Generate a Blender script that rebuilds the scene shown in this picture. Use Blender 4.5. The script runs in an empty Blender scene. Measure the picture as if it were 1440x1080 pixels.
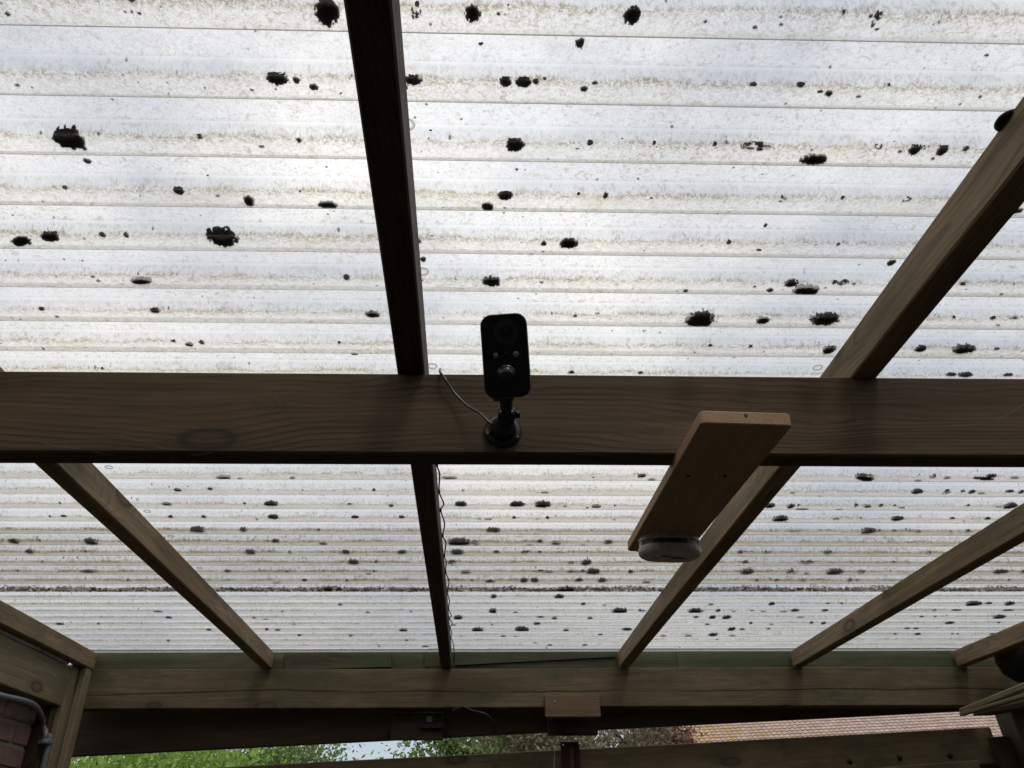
import bpy, math, random
import numpy as np
from mathutils import Matrix, Vector, noise as mnoise
random.seed(7)
sc = bpy.context.scene
COL = sc.collection
R = math.radians

# ---------------------------------------------------------------- camera
# "Roof frame": X along the corrugations and beams, Y away from the viewer, Z up, origin at the eye.
# The real roof falls 2.4 degrees to the right, so that frame is tilted by W in the level world.
EYE = 1.6
W = Matrix.Translation((0, 0, EYE)) @ Matrix.Rotation(R(2.4), 4, 'Y')
SK = -0.0243                      # the rafters run 1.4 degrees out of square with the sheets
FPX = 1040.0
def cam_axes(p, ya, ro):
    f = Vector((0, math.cos(p), math.sin(p))); u = Vector((0, -math.sin(p), math.cos(p))); r = Vector((1, 0, 0))
    m = Matrix.Rotation(ya, 3, 'Z')
    f, u, r = m @ f, m @ u, m @ r
    c, s = math.cos(ro), math.sin(ro)
    u2, r2 = c * u - s * r, c * r + s * u
    m = Matrix.Rotation(-math.atan(SK), 3, 'Z')
    return m @ f, m @ u2, m @ r2
CF, CU, CR = cam_axes(R(32.56), R(-3.13), R(-.54))
cam_d = bpy.data.cameras.new('camera'); cam = bpy.data.objects.new('camera', cam_d); COL.objects.link(cam)
cam_d.sensor_width = 36; cam_d.lens = 36 * FPX / 1440; cam_d.clip_start = .02; cam_d.clip_end = 900
M = Matrix.Identity(4)
for i, v in enumerate((CR, CU, -CF)):
    for j in range(3): M[j][i] = v[j]
cam.matrix_world = W @ M
sc.camera = cam

# ---------------------------------------------------------------- sky, sun, exposure
world = bpy.data.worlds.new('World'); sc.world = world; world.use_nodes = True
nt = world.node_tree; N = nt.nodes; L = nt.links; N.clear()
SUN_EL, SUN_AZ = R(58), R(150)
sky = N.new('ShaderNodeTexSky'); sky.sky_type = 'NISHITA'; sky.sun_disc = False
sky.sun_elevation = SUN_EL; sky.sun_rotation = SUN_AZ
bg1 = N.new('ShaderNodeBackground'); bg1.inputs[1].default_value = .09; L.new(sky.outputs[0], bg1.inputs[0])
tc = N.new('ShaderNodeTexCoord'); mp = N.new('ShaderNodeMapping'); mp.inputs['Scale'].default_value = (1, 1, 1.9)
mp.inputs['Location'].default_value = (3.1, 1.7, .4)
L.new(tc.outputs['Generated'], mp.inputs[0])
n1 = N.new('ShaderNodeTexNoise'); n1.inputs['Scale'].default_value = 2.1; n1.inputs['Detail'].default_value = 6; n1.inputs['Roughness'].default_value = .55
L.new(mp.outputs[0], n1.inputs['Vector'])
cr = N.new('ShaderNodeValToRGB'); cr.color_ramp.elements[0].position = .32; cr.color_ramp.elements[1].position = .6
cr.color_ramp.elements[0].color = (.45, .45, .45, 1)
L.new(n1.outputs[0], cr.inputs[0])
n2 = N.new('ShaderNodeTexNoise'); n2.inputs['Scale'].default_value = 1.3; n2.inputs['Detail'].default_value = 4
L.new(mp.outputs[0], n2.inputs['Vector'])
cc = N.new('ShaderNodeValToRGB'); cc.color_ramp.elements[0].position = .35; cc.color_ramp.elements[1].position = .62
cc.color_ramp.elements[0].color = (.66, .69, .75, 1); cc.color_ramp.elements[1].color = (.95, .94, .93, 1)
L.new(n2.outputs[0], cc.inputs[0])
bg2 = N.new('ShaderNodeBackground'); L.new(cc.outputs[0], bg2.inputs[0])
# an overcast sky is darker towards the horizon, all the way round
sz = N.new('ShaderNodeSeparateXYZ'); L.new(tc.outputs['Generated'], sz.inputs[0])
mr = N.new('ShaderNodeMapRange'); mr.inputs['From Min'].default_value = 0; mr.inputs['From Max'].default_value = .75
mr.inputs['To Min'].default_value = .42; mr.inputs['To Max'].default_value = 1.0
L.new(sz.outputs[2], mr.inputs['Value']); L.new(mr.outputs[0], bg2.inputs[1])
mx = N.new('ShaderNodeMixShader'); wo = N.new('ShaderNodeOutputWorld')
L.new(cr.outputs[0], mx.inputs[0]); L.new(bg1.outputs[0], mx.inputs[1]); L.new(bg2.outputs[0], mx.inputs[2]); L.new(mx.outputs[0], wo.inputs[0])
sd = bpy.data.lights.new('sun', 'SUN'); sd.energy = .8; sd.angle = R(14); sd.color = (1, .95, .88)
so = bpy.data.objects.new('sun', sd); COL.objects.link(so)
sdir = Vector((math.sin(SUN_AZ) * math.cos(SUN_EL), math.cos(SUN_AZ) * math.cos(SUN_EL), math.sin(SUN_EL)))
so.rotation_euler = sdir.to_track_quat('Z', 'Y').to_euler(); so.location = (0, 0, 12)
sc.view_settings.view_transform = 'Standard'; sc.view_settings.look = 'None'
sc.view_settings.exposure = .50; sc.view_settings.gamma = 1; sc.view_settings.use_curve_mapping = False
sc.render.engine = 'CYCLES'
sc.cycles.use_denoising = True
sc.cycles.max_bounces = 10; sc.cycles.transparent_max_bounces = 24; sc.cycles.diffuse_bounces = 5
sc.cycles.sample_clamp_indirect = 6

# ---------------------------------------------------------------- helpers
def ray(x, y): return CF * FPX + CR * (x - 720) + CU * (540 - y)
def atX(x, y, X): d = ray(x, y); return d * (X / d.x)
def atY(x, y, Y): d = ray(x, y); return d * (Y / d.y)
def atZ(x, y, Z): d = ray(x, y); return d * (Z / d.z)
def atD(x, y, D): return ray(x, y) * (D / FPX)
WI = W.inverted()
def world_at(x, y, Yw):
    d = W.to_3x3() @ ray(x, y); return Vector((0, 0, EYE)) + d * (Yw / d.y)

def mesh(name, verts, faces, mat=None, smooth=False):
    me = bpy.data.meshes.new(name); me.from_pydata([tuple(v) for v in verts], [], faces); me.update()
    if mat: me.materials.append(mat)
    if smooth:
        me.polygons.foreach_set('use_smooth', [True] * len(me.polygons))
    return me
def link(name, me, M=None, parent=None, frame=None):
    """put mesh at matrix M (in `frame`, default the roof frame); parent keeps the place"""
    o = bpy.data.objects.new(name, me); COL.objects.link(o)
    F = W if frame is None else frame
    Mw = F @ (M if M is not None else Matrix.Identity(4))
    if parent is None: o.matrix_basis = Mw; o['_mw'] = 0
    else:
        o.parent = parent; o.matrix_parent_inverse = Matrix.Identity(4)
        o.matrix_basis = GM[parent.name].inverted() @ Mw
    GM[o.name] = Mw
    if '_mw' in o: del o['_mw']
    return o
GM = {}
def tag(o, label=None, cat=None, group=None, kind=None):
    if label: o['label'] = label
    if cat: o['category'] = cat
    if group: o['group'] = group
    if kind: o['kind'] = kind
    return o
def thing(name, loc, label, cat, group=None, frame=None):
    o = bpy.data.objects.new(name, None); COL.objects.link(o); o.empty_display_size = .05
    F = W if frame is None else frame
    o.matrix_basis = F @ Matrix.Translation(loc); GM[o.name] = o.matrix_basis.copy()
    return tag(o, label, cat, group)
I4 = Matrix.Identity(4)

def box_mesh(name, sx, sy, sz, mat, bev=.002, seed=0, warp=0.0, nseg=1):
    """box with its origin at the centre, long axis X, chamfered long edges, optional slight warp"""
    hy, hz = sy / 2, sz / 2; b = min(bev, hy * .4, hz * .4)
    prof = [(-hy + b, -hz), (hy - b, -hz), (hy, -hz + b), (hy, hz - b), (hy - b, hz), (-hy + b, hz), (-hy, hz - b), (-hy, -hz + b)]
    rnd = random.Random(seed); V = []; Fs = []
    ph = rnd.random() * 6
    n = max(1, nseg)
    rings = [(-sx / 2, .0)] + [(-sx / 2 + b, 1)] + [(-sx / 2 + sx * k / n, 1) for k in range(1, n)] + [(sx / 2 - b, 1), (sx / 2, .0)]
    for x, full in rings:
        dz = warp * math.sin(x * 2.1 + ph) + warp * .4 * math.sin(x * 7 + ph * 2); dy = warp * .6 * math.sin(x * 2.9 + ph * 3)
        for (y, z) in prof:
            if not full: y *= (hy - b) / hy; z *= (hz - b) / hz
            V.append((x, y + dy, z + dz))
    for k in range(len(rings) - 1):
        for j in range(8):
            a = k * 8 + j; c = k * 8 + (j + 1) % 8
            Fs.append((a, a + 8, c + 8, c))
    Fs.append(tuple(range(0, 8))); Fs.append(tuple(reversed(range((len(rings) - 1) * 8, len(rings) * 8))))
    return mesh(name, V, Fs, mat)
def align(a, b, up=Vector((0, 0, 1))):
    """matrix whose X runs a->b, centred between"""
    a, b = Vector(a), Vector(b); x = (b - a).normalized(); y = up.cross(x)
    y.normalize(); z = x.cross(y)
    m = Matrix.Identity(4)
    for i, v in enumerate((x, y, z)):
        for j in range(3): m[j][i] = v[j]
    m.translation = (a + b) / 2
    return m, (b - a).length
def board(name, a, b, wid, hei, mat, parent=None, frame=None, up=Vector((0, 0, 1)), **k):
    m, l = align(a, b, up)
    return link(name, box_mesh(name, l, wid, hei, mat, seed=len(GM), nseg=max(1, int(l / .25)), **k), m, parent, frame)
def tube(pts, r, seg=8, caps=True, radii=None):
    pts = [Vector(p) for p in pts]; V = []; Fs = []; up = Vector((0, 0, 1))
    for i, p in enumerate(pts):
        t = (pts[min(i + 1, len(pts) - 1)] - pts[max(i - 1, 0)]).normalized()
        a = t.cross(up)
        if a.length < .1: a = t.cross(Vector((0, 1, 0)))
        a.normalize(); b = t.cross(a); rr = radii[i] if radii else r
        for k in range(seg):
            th = 2 * math.pi * k / seg; V.append(p + a * math.cos(th) * rr + b * math.sin(th) * rr)
    for i in range(len(pts) - 1):
        for k in range(seg):
            q = (k + 1) % seg; Fs.append((i * seg + k, i * seg + q, (i + 1) * seg + q, (i + 1) * seg + k))
    if caps: Fs.append(tuple(reversed(range(seg)))); Fs.append(tuple(range((len(pts) - 1) * seg, len(pts) * seg)))
    return V, Fs
def lathe(prof, seg=24):
    """prof = (r, z) list, round Z"""
    V = []; Fs = []
    for r, z in prof:
        for k in range(seg):
            t = 2 * math.pi * k / seg; V.append((r * math.cos(t), r * math.sin(t), z))
    for i in range(len(prof) - 1):
        for k in range(seg):
            q = (k + 1) % seg; Fs.append((i * seg + k, i * seg + q, (i + 1) * seg + q, (i + 1) * seg + k))
    Fs.append(tuple(reversed(range(seg)))); Fs.append(tuple(range((len(prof) - 1) * seg, len(prof) * seg)))
    return V, Fs
def spline(P, n=8):
    P = [Vector(p) for p in P]; out = []
    for i in range(len(P) - 1):
        p0, p1, p2, p3 = P[max(i - 1, 0)], P[i], P[i + 1], P[min(i + 2, len(P) - 1)]
        for k in range(n):
            t = k / n
            out.append(.5 * ((2 * p1) + (p2 - p0) * t + (2 * p0 - 5 * p1 + 4 * p2 - p3) * t * t + (3 * p1 - p0 - 3 * p2 + p3) * t ** 3))
    out.append(P[-1]); return out

# ---------------------------------------------------------------- materials
def newmat(name):
    m = bpy.data.materials.new(name); m.use_nodes = True; t = m.node_tree; t.nodes.clear(); return m, t.nodes, t.links
def nd(N, typ, **kw):
    n = N.new(typ)
    for k, v in kw.items():
        if k.startswith('i_'):
            n.inputs[int(k[2:])].default_value = v
        else: setattr(n, k, v)
    return n
def math_(N, L, op, a, b=None, c=None, clamp=False):
    n = N.new('ShaderNodeMath'); n.operation = op; n.use_clamp = clamp
    for i, v in enumerate((a, b, c)):
        if v is None: continue
        if isinstance(v, (int, float)): n.inputs[i].default_value = v
        else: L.new(v, n.inputs[i])
    return n.outputs[0]
def noise_(N, L, vec, scale, detail=3, rough=.5, dist=0):
    n = N.new('ShaderNodeTexNoise'); n.inputs['Scale'].default_value = scale; n.inputs['Detail'].default_value = detail
    n.inputs['Roughness'].default_value = rough; n.inputs['Distortion'].default_value = dist
    if vec is not None: L.new(vec, n.inputs['Vector'])
    return n
def ramp(N, L, fac, stops):
    n = N.new('ShaderNodeValToRGB'); e = n.color_ramp.elements
    while len(e) < len(stops): e.new(.5)
    for i, (p, c) in enumerate(stops):
        e[i].position = p; e[i].color = (c, c, c, 1) if isinstance(c, (int, float)) else (*c, 1)
    L.new(fac, n.inputs[0]); return n.outputs[0]
def mix(N, L, fac, a, b, mode='MIX'):
    n = N.new('ShaderNodeMix'); n.data_type = 'RGBA'; n.blend_type = mode
    for s, v in ((n.inputs[0], fac), (n.inputs[6], a), (n.inputs[7], b)):
        if isinstance(v, tuple): s.default_value = (*v, 1)
        elif isinstance(v, (int, float)): s.default_value = v
        else: L.new(v, s)
    return n.outputs[2]
def mapping(N, L, vec, scale, loc=(0, 0, 0)):
    n = N.new('ShaderNodeMapping'); n.inputs['Scale'].default_value = scale; n.inputs['Location'].default_value = loc
    L.new(vec, n.inputs[0]); return n.outputs[0]
def finish(m, N, L, col, rough=.6, spec=.3, bump=None, bs=.3, bd=.002, metal=0, coat=0):
    p = N.new('ShaderNodeBsdfPrincipled'); o = N.new('ShaderNodeOutputMaterial')
    for s, v in ((p.inputs['Base Color'], col), (p.inputs['Roughness'], rough)):
        if isinstance(v, tuple): s.default_value = (*v, 1)
        elif isinstance(v, (int, float)): s.default_value = v
        else: L.new(v, s)
    p.inputs['Specular IOR Level'].default_value = spec; p.inputs['Metallic'].default_value = metal
    p.inputs['Coat Weight'].default_value = coat
    if bump is not None:
        b = N.new('ShaderNodeBump'); b.inputs['Strength'].default_value = bs; b.inputs['Distance'].default_value = bd
        L.new(bump, b.inputs['Height']); L.new(b.outputs[0], p.inputs['Normal'])
    L.new(p.outputs[0], o.inputs[0]); return m

def wood(name, dark, light, ring=.009, grain=.5, algae=0, algae_col=(.045, .06, .02), crack=0, center=(0, .05, -.09), stain=.4, knots=1.0):
    m, N, L = newmat(name)
    tc = N.new('ShaderNodeTexCoord'); oi = N.new('ShaderNodeObjectInfo')
    off = N.new('ShaderNodeVectorMath'); off.operation = 'SCALE'; off.inputs[0].default_value = (17, 1.3, .9)
    off.inputs[0].default_value = (17, 0, 0); L.new(oi.outputs['Random'], off.inputs['Scale'])
    ad = N.new('ShaderNodeVectorMath'); ad.operation = 'ADD'; L.new(tc.outputs['Object'], ad.inputs[0]); L.new(off.outputs[0], ad.inputs[1])
    P = ad.outputs[0]
    # knots: a few per metre, they also push the rings aside
    vk = N.new('ShaderNodeTexVoronoi'); vk.inputs['Scale'].default_value = 1
    of2 = N.new('ShaderNodeVectorMath'); of2.operation = 'SCALE'; of2.inputs[0].default_value = (0, 3.7, 5.3); L.new(oi.outputs['Random'], of2.inputs['Scale'])
    ad2 = N.new('ShaderNodeVectorMath'); ad2.operation = 'ADD'; L.new(P, ad2.inputs[0]); L.new(of2.outputs[0], ad2.inputs[1])
    L.new(mapping(N, L, ad2.outputs[0], (3.0, 2.0, 7)), vk.inputs['Vector'])
    kd = vk.outputs['Distance']
    kn = ramp(N, L, kd, [(0, .7), (.05, .35), (.085, .6), (.12, 1), (.155, .25), (.26, 0)])
    kw = ramp(N, L, kd, [(0, 1), (.12, .8), (.45, 0)])
    # growth rings of a log sawn slightly off its axis
    ns = noise_(N, L, mapping(N, L, P, (1.1, 4, 4)), 1.0, 5, .42, .6)
    sep = N.new('ShaderNodeSeparateXYZ'); L.new(tc.outputs['Object'], sep.inputs[0])
    sn = N.new('ShaderNodeSeparateColor'); L.new(ns.outputs['Color'], sn.inputs[0])
    y = math_(N, L, 'ADD', math_(N, L, 'ADD', sep.outputs[1], -center[1]), math_(N, L, 'MULTIPLY', math_(N, L, 'SUBTRACT', sn.outputs[0], .5), .09))
    z = math_(N, L, 'ADD', math_(N, L, 'ADD', sep.outputs[2], -center[2]), math_(N, L, 'MULTIPLY', math_(N, L, 'SUBTRACT', sn.outputs[1], .5), .12))
    r = math_(N, L, 'SQRT', math_(N, L, 'ADD', math_(N, L, 'MULTIPLY', y, y), math_(N, L, 'MULTIPLY', z, z)))
    r = math_(N, L, 'ADD', r, math_(N, L, 'MULTIPLY', kw, .022 * knots))
    ph = math_(N, L, 'FRACT', math_(N, L, 'DIVIDE', r, ring))
    rings = math_(N, L, 'MULTIPLY', ramp(N, L, ph, [(0, 0), (.5, .2), (.85, 1), (.97, .8), (1, 0)]), ramp(N, L, noise_(N, L, mapping(N, L, P, (2.5, 18, 18), (9, 2, 4)), 1, 3, .6).outputs[0], [(.3, .12), (.68, 1)]))
    fib = noise_(N, L, mapping(N, L, P, (7, 320, 320)), 1, 4, .6).outputs[0]
    fib2 = noise_(N, L, mapping(N, L, P, (3, 70, 70)), 1, 3, .6).outputs[0]
    big = noise_(N, L, mapping(N, L, P, (2.2, 9, 9)), 1, 5, .6).outputs[0]
    f = math_(N, L, 'ADD', math_(N, L, 'MULTIPLY', fib, .45), math_(N, L, 'MULTIPLY', fib2, .55))
    c = mix(N, L, ramp(N, L, f, [(.3, 0), (.7, 1)]), dark, light)
    dk = tuple(v * .45 for v in dark)
    c = mix(N, L, math_(N, L, 'MULTIPLY', rings, grain), c, dk)
    c = mix(N, L, math_(N, L, 'MULTIPLY', kn, .85 * min(1, knots)), c, tuple(v * .3 for v in dark))
    st = ramp(N, L, big, [(.35, 1), (.62, 0)])
    c = mix(N, L, math_(N, L, 'MULTIPLY', st, stain), c, tuple(v * .55 for v in dark))
    # pale scuffs and dried drips
    sc_ = ramp(N, L, noise_(N, L, mapping(N, L, P, (26, 60, 60), (3, 1, 2)), 1, 5, .7).outputs[0], [(.66, 0), (.78, 1)])
    c = mix(N, L, math_(N, L, 'MULTIPLY', sc_, .3), c, tuple(min(1, v * 1.9) for v in light))
    if algae:
        al = noise_(N, L, mapping(N, L, P, (3, 6, 6), (5, 5, 5)), 1, 6, .65).outputs[0]
        al2 = noise_(N, L, mapping(N, L, P, (60, 90, 90)), 1, 4, .7).outputs[0]
        am = math_(N, L, 'MULTIPLY', ramp(N, L, al, [(.62 - .32 * algae, 0), (.78 - .25 * algae, 1)]), ramp(N, L, al2, [(.3, .55), (.6, 1)]))
        c = mix(N, L, am, c, algae_col)
    h = math_(N, L, 'SUBTRACT', fib2, math_(N, L, 'MULTIPLY', rings, .5))
    if crack:
        ck = noise_(N, L, mapping(N, L, P, (.9, 0, 0)), 1, 4, .55).outputs[0]
        zz = math_(N, L, 'ABSOLUTE', math_(N, L, 'SUBTRACT', sep.outputs[2], math_(N, L, 'MULTIPLY', math_(N, L, 'SUBTRACT', ck, crack), .07)))
        cm = math_(N, L, 'MULTIPLY', ramp(N, L, zz, [(.0004, 1), (.0016, 0)]), ramp(N, L, noise_(N, L, mapping(N, L, P, (1.8, 0, 0), (4, 0, 0)), 1, 3, .6).outputs[0], [(.36, .1), (.5, 1)]))
        c = mix(N, L, cm, c, (.004, .003, .002)); h = math_(N, L, 'SUBTRACT', h, math_(N, L, 'MULTIPLY', cm, 3))
    return finish(m, N, L, c, ramp(N, L, f, [(.3, .8), (.7, .6)]), .25, h, .22, .0008)

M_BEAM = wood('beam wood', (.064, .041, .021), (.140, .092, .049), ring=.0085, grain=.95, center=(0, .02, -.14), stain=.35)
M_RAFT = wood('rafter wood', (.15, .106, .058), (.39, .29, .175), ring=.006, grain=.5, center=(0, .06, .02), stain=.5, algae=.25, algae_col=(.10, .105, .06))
M_BACK = wood('back beam wood', (.10, .073, .040), (.21, .162, .095), ring=.007, grain=.4, center=(0, .1, .03), stain=.6, algae=.4, algae_col=(.055, .06, .028), crack=.72)
M_GREEN = wood('algae covered wood', (.06, .056, .035), (.15, .14, .09), ring=.008, grain=.5, stain=.8, algae=.62, algae_col=(.055, .075, .035), knots=.4)
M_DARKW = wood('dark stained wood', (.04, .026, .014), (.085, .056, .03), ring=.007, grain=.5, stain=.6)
M_GATE = wood('gate wood', (.16, .122, .07), (.30, .23, .135), ring=.008, grain=.35, stain=.45, algae=.35, algae_col=(.07, .075, .035))
M_PINE = wood('new pine', (.36, .235, .14), (.48, .33, .21), ring=.006, grain=.25, stain=.15, knots=.7)
M_BLOCK = wood('block wood', (.13, .085, .05), (.22, .145, .085), ring=.006, grain=.6, stain=.2, knots=.3)
M_POST = wood('post wood', (.16, .13, .078), (.33, .265, .17), ring=.007, grain=.4, stain=.5, algae=.35, algae_col=(.11, .115, .06))

def plain(name, col, rough=.5, spec=.4, metal=0, var=.25, scale=60, bd=.0006, coat=0):
    m, N, L = newmat(name); tc = N.new('ShaderNodeTexCoord')
    n = noise_(N, L, tc.outputs['Object'], scale, 5, .65).outputs[0]
    c = mix(N, L, ramp(N, L, n, [(.3, 0), (.7, 1)]), tuple(v * (1 - var) for v in col), tuple(min(1, v * (1 + var)) for v in col))
    return finish(m, N, L, c, ramp(N, L, n, [(.3, rough * .8), (.7, min(1, rough * 1.2))]), spec, n, .3, bd, metal, coat)
M_BLACK = plain('black plastic', (.005, .006, .009), .42, .5, var=.2, scale=300, bd=.0002)
M_GLOSS = plain('glossy black panel', (.006, .007, .009), .16, .5, var=.1, scale=40, bd=.00005)
M_RIM = plain('grey black rim plastic', (.016, .017, .02), .3, .5)
M_LENS = plain('lens glass', (.006, .008, .014), .08, .5, var=.1)
M_PIR = plain('sensor dome plastic', (.014, .015, .017), .22, .6)
M_LED = plain('white led', (.13, .135, .12), .3, .5)
M_CHROME = plain('chrome pin', (.6, .6, .62), .2, .5, metal=1)
M_CABLE = plain('grey cable', (.045, .048, .052), .3, .6)
M_WIRE = plain('black wire', (.012, .012, .012), .45, .4)
M_SENSOR = plain('white sensor plastic', (.46, .45, .41), .45, .4, var=.12, scale=25)
M_SENSORD = plain('grey sensor window', (.07, .07, .068), .35, .4, var=.2)
M_STAIN = plain('brown grime', (.10, .085, .065), .7, .2, var=.5, scale=90)
M_PIPE = plain('grey conduit plastic', (.13, .14, .15), .4, .4)
M_STRIP = plain('pale sealing strip', (.42, .40, .36), .8, .2, var=.35, scale=35, bd=.003)
M_MORTAR = plain('mortar', (.27, .24, .21), .95, .1, var=.3, scale=180, bd=.002)
M_RUST = plain('rusty steel', (.06, .026, .015), .7, .4, metal=.3, var=.5, scale=120)
M_RUSTL = plain('bright rusty steel', (.13, .055, .025), .7, .4, metal=.2, var=.4, scale=120)
M_STEEL = plain('bright screw steel', (.55, .55, .55), .3, .5, metal=1)
M_IRON = plain('black iron', (.012, .012, .012), .6, .3)
M_CORD = plain('white cord', (.5, .48, .42), .8, .2)
M_BARGE = plain('pale verge board', (.5, .45, .4), .7, .2)
M_HWALL = plain('pale house wall', (.4, .34, .3), .9, .1, scale=4)
def washer_mat():
    m, N, L = newmat('clear plastic washer'); t = N.new('ShaderNodeBsdfTransparent'); g = N.new('ShaderNodeBsdfGlossy'); d = N.new('ShaderNodeBsdfTranslucent')
    t.inputs[0].default_value = (.9, .9, .88, 1); d.inputs[0].default_value = (.5, .5, .47, 1); g.inputs['Roughness'].default_value = .15
    a = N.new('ShaderNodeMixShader'); b = N.new('ShaderNodeMixShader'); o = N.new('ShaderNodeOutputMaterial')
    a.inputs[0].default_value = .25; b.inputs[0].default_value = .08
    L.new(t.outputs[0], a.inputs[1]); L.new(d.outputs[0], a.inputs[2]); L.new(a.outputs[0], b.inputs[1]); L.new(g.outputs[0], b.inputs[2]); L.new(b.outputs[0], o.inputs[0])
    return m
M_WASH = washer_mat()
def moss_mat(name, a, b):
    m, N, L = newmat(name); tc = N.new('ShaderNodeTexCoord')
    n = noise_(N, L, tc.outputs['Object'], 260, 4, .7).outputs[0]
    return finish(m, N, L, mix(N, L, ramp(N, L, n, [(.35, 0), (.65, 1)]), a, b), .95, .1, n, .9, .002)
M_MOSS = moss_mat('dry dark moss', (.018, .017, .012), (.05, .045, .026))
M_LICH = moss_mat('grey lichen', (.16, .16, .14), (.3, .3, .26))
def brick_mat():
    m, N, L = newmat('brick'); tc = N.new('ShaderNodeTexCoord'); oi = N.new('ShaderNodeObjectInfo')
    n = noise_(N, L, tc.outputs['Object'], 22, 6, .7).outputs[0]; f = noise_(N, L, tc.outputs['Object'], 240, 4, .7).outputs[0]
    c = mix(N, L, oi.outputs['Random'], (.25, .155, .12), (.34, .24, .19)); c = mix(N, L, ramp(N, L, n, [(.35, 0), (.7, 1)]), c, (.17, .12, .10))
    c = mix(N, L, ramp(N, L, f, [(.55, 0), (.75, .5)]), c, (.4, .34, .3))
    return finish(m, N, L, c, .9, .15, f, .6, .003)
M_BRICK = brick_mat()

PER, Z0, AMP = .0835, .72, .018      # corrugation pitch, trough height, profile depth
EDGE = .455                          # far edge of a trough flat (n = 0)
def sheet_mat():
    m, N, L = newmat('weathered clear corrugated plastic'); tc = N.new('ShaderNodeTexCoord'); P = tc.outputs['Object']
    sep = N.new('ShaderNodeSeparateXYZ'); L.new(P, sep.inputs[0]); X, Y, Z = sep.outputs
    zr = math_(N, L, 'DIVIDE', math_(N, L, 'SUBTRACT', Z, Z0), AMP)                    # 0 trough .. 1 crest
    ym = math_(N, L, 'FRACT', math_(N, L, 'DIVIDE', math_(N, L, 'SUBTRACT', Y, EDGE + .0004 - 60 * PER), PER))
    wb = noise_(N, L, mapping(N, L, P, (14, 30, 0)), 1, 5, .7).outputs[0]
    yw = math_(N, L, 'ADD', ym, math_(N, L, 'MULTIPLY', math_(N, L, 'SUBTRACT', wb, .5), .22))
    trough = math_(N, L, 'MULTIPLY', ramp(N, L, zr, [(.03, 1), (.5, 0)]), ramp(N, L, yw, [(.575, .1), (.64, .95), (.70, .75), (.9, .85), (.96, 1)]))
    corner = math_(N, L, 'MULTIPLY', ramp(N, L, zr, [(.3, 1), (.6, 0)]), ramp(N, L, yw, [(.575, 0), (.615, 1), (.66, .6), (.74, .1), (.8, 0)]))
    wob = noise_(N, L, mapping(N, L, P, (9, 40, 0)), 1, 4, .65).outputs[0]
    patch = noise_(N, L, mapping(N, L, P, (3.2, 9, 0)), 1, 5, .6).outputs[0]
    sp1 = noise_(N, L, mapping(N, L, P, (1, 1, .3)), 330, 5, .75, .6).outputs[0]
    sp2 = noise_(N, L, mapping(N, L, P, (1, 1.2, .3)), 120, 6, .75, 1.2).outputs[0]
    fine = ramp(N, L, sp1, [(.42, 0), (.62, 1)])
    mid = ramp(N, L, sp2, [(.50, 0), (.64, 1)])
    v = N.new('ShaderNodeTexVoronoi'); v.inputs['Scale'].default_value = 75; L.new(mapping(N, L, P, (1, 1, 0)), v.inputs['Vector'])
    cell = N.new('ShaderNodeSeparateColor'); L.new(v.outputs['Color'], cell.inputs[0])
    dots = math_(N, L, 'MULTIPLY', ramp(N, L, v.outputs['Distance'], [(.10, 1), (.17, 0)]), math_(N, L, 'GREATER_THAN', cell.outputs[0], .88))
    pm = ramp(N, L, patch, [(.3, .25), (.7, 1)])
    # beige film in the trough, thin on the crest
    film = math_(N, L, 'ADD', math_(N, L, 'MULTIPLY', trough, math_(N, L, 'MULTIPLY_ADD', wob, .7, .25)), math_(N, L, 'MULTIPLY_ADD', patch, .55, -.12), clamp=True)
    base = mix(N, L, film, (.93, .935, .94), (.90, .88, .825))
    speck = math_(N, L, 'MULTIPLY', fine, math_(N, L, 'MULTIPLY_ADD', trough, .26, .22))
    speck = math_(N, L, 'ADD', speck, math_(N, L, 'MULTIPLY', math_(N, L, 'MULTIPLY', mid, pm), math_(N, L, 'MULTIPLY_ADD', trough, .15, .72)))
    speck = math_(N, L, 'ADD', speck, math_(N, L, 'MULTIPLY', math_(N, L, 'MULTIPLY', corner, math_(N, L, 'MULTIPLY_ADD', fine, .85, .15)), math_(N, L, 'MULTIPLY_ADD', pm, .95, .2)), clamp=True)
    c = mix(N, L, speck, base, (.45, .39, .29))
    c = mix(N, L, math_(N, L, 'MULTIPLY', dots, .8), c, (.10, .085, .06))
    yellow = ramp(N, L, noise_(N, L, mapping(N, L, P, (5, 14, 0), (7, 3, 0)), 1, 4, .6).outputs[0], [(.58, 0), (.72, 1)])
    c = mix(N, L, math_(N, L, 'MULTIPLY', math_(N, L, 'MULTIPLY', yellow, math_(N, L, 'MULTIPLY_ADD', trough, .75, .2)), .55), c, (.60, .55, .36))
    crest_glint = ramp(N, L, zr, [(.70, 0), (.92, .75), (.99, .75), (1.0, 0)])  # highlight along the crest corner, painted into the sheet colour
    c = mix(N, L, math_(N, L, 'SUBTRACT', 1.0, math_(N, L, 'MULTIPLY', crest_glint, 1.0)), (1, 1, 1), c)
    # shadow band painted grey into the sheet along the far edge of each trough, heavier down the slope (right)
    shade_band = ramp(N, L, ym, [(.895, 0), (.925, .8), (.985, 1), (.999, .6)])
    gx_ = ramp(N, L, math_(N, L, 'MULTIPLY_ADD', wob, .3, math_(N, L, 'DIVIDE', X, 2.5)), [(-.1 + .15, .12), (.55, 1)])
    c = mix(N, L, math_(N, L, 'MULTIPLY', math_(N, L, 'MULTIPLY', shade_band, trough), math_(N, L, 'MULTIPLY', gx_, .9)), c, (.52, .51, .48))
    ln = math_(N, L, 'MULTIPLY', ramp(N, L, ym, [(.962, 0), (.982, 1)]), ramp(N, L, zr, [(.0, 1), (.3, .6), (.5, 0)]))  # dark look of the plastic seen edge-on, painted as a line
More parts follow.
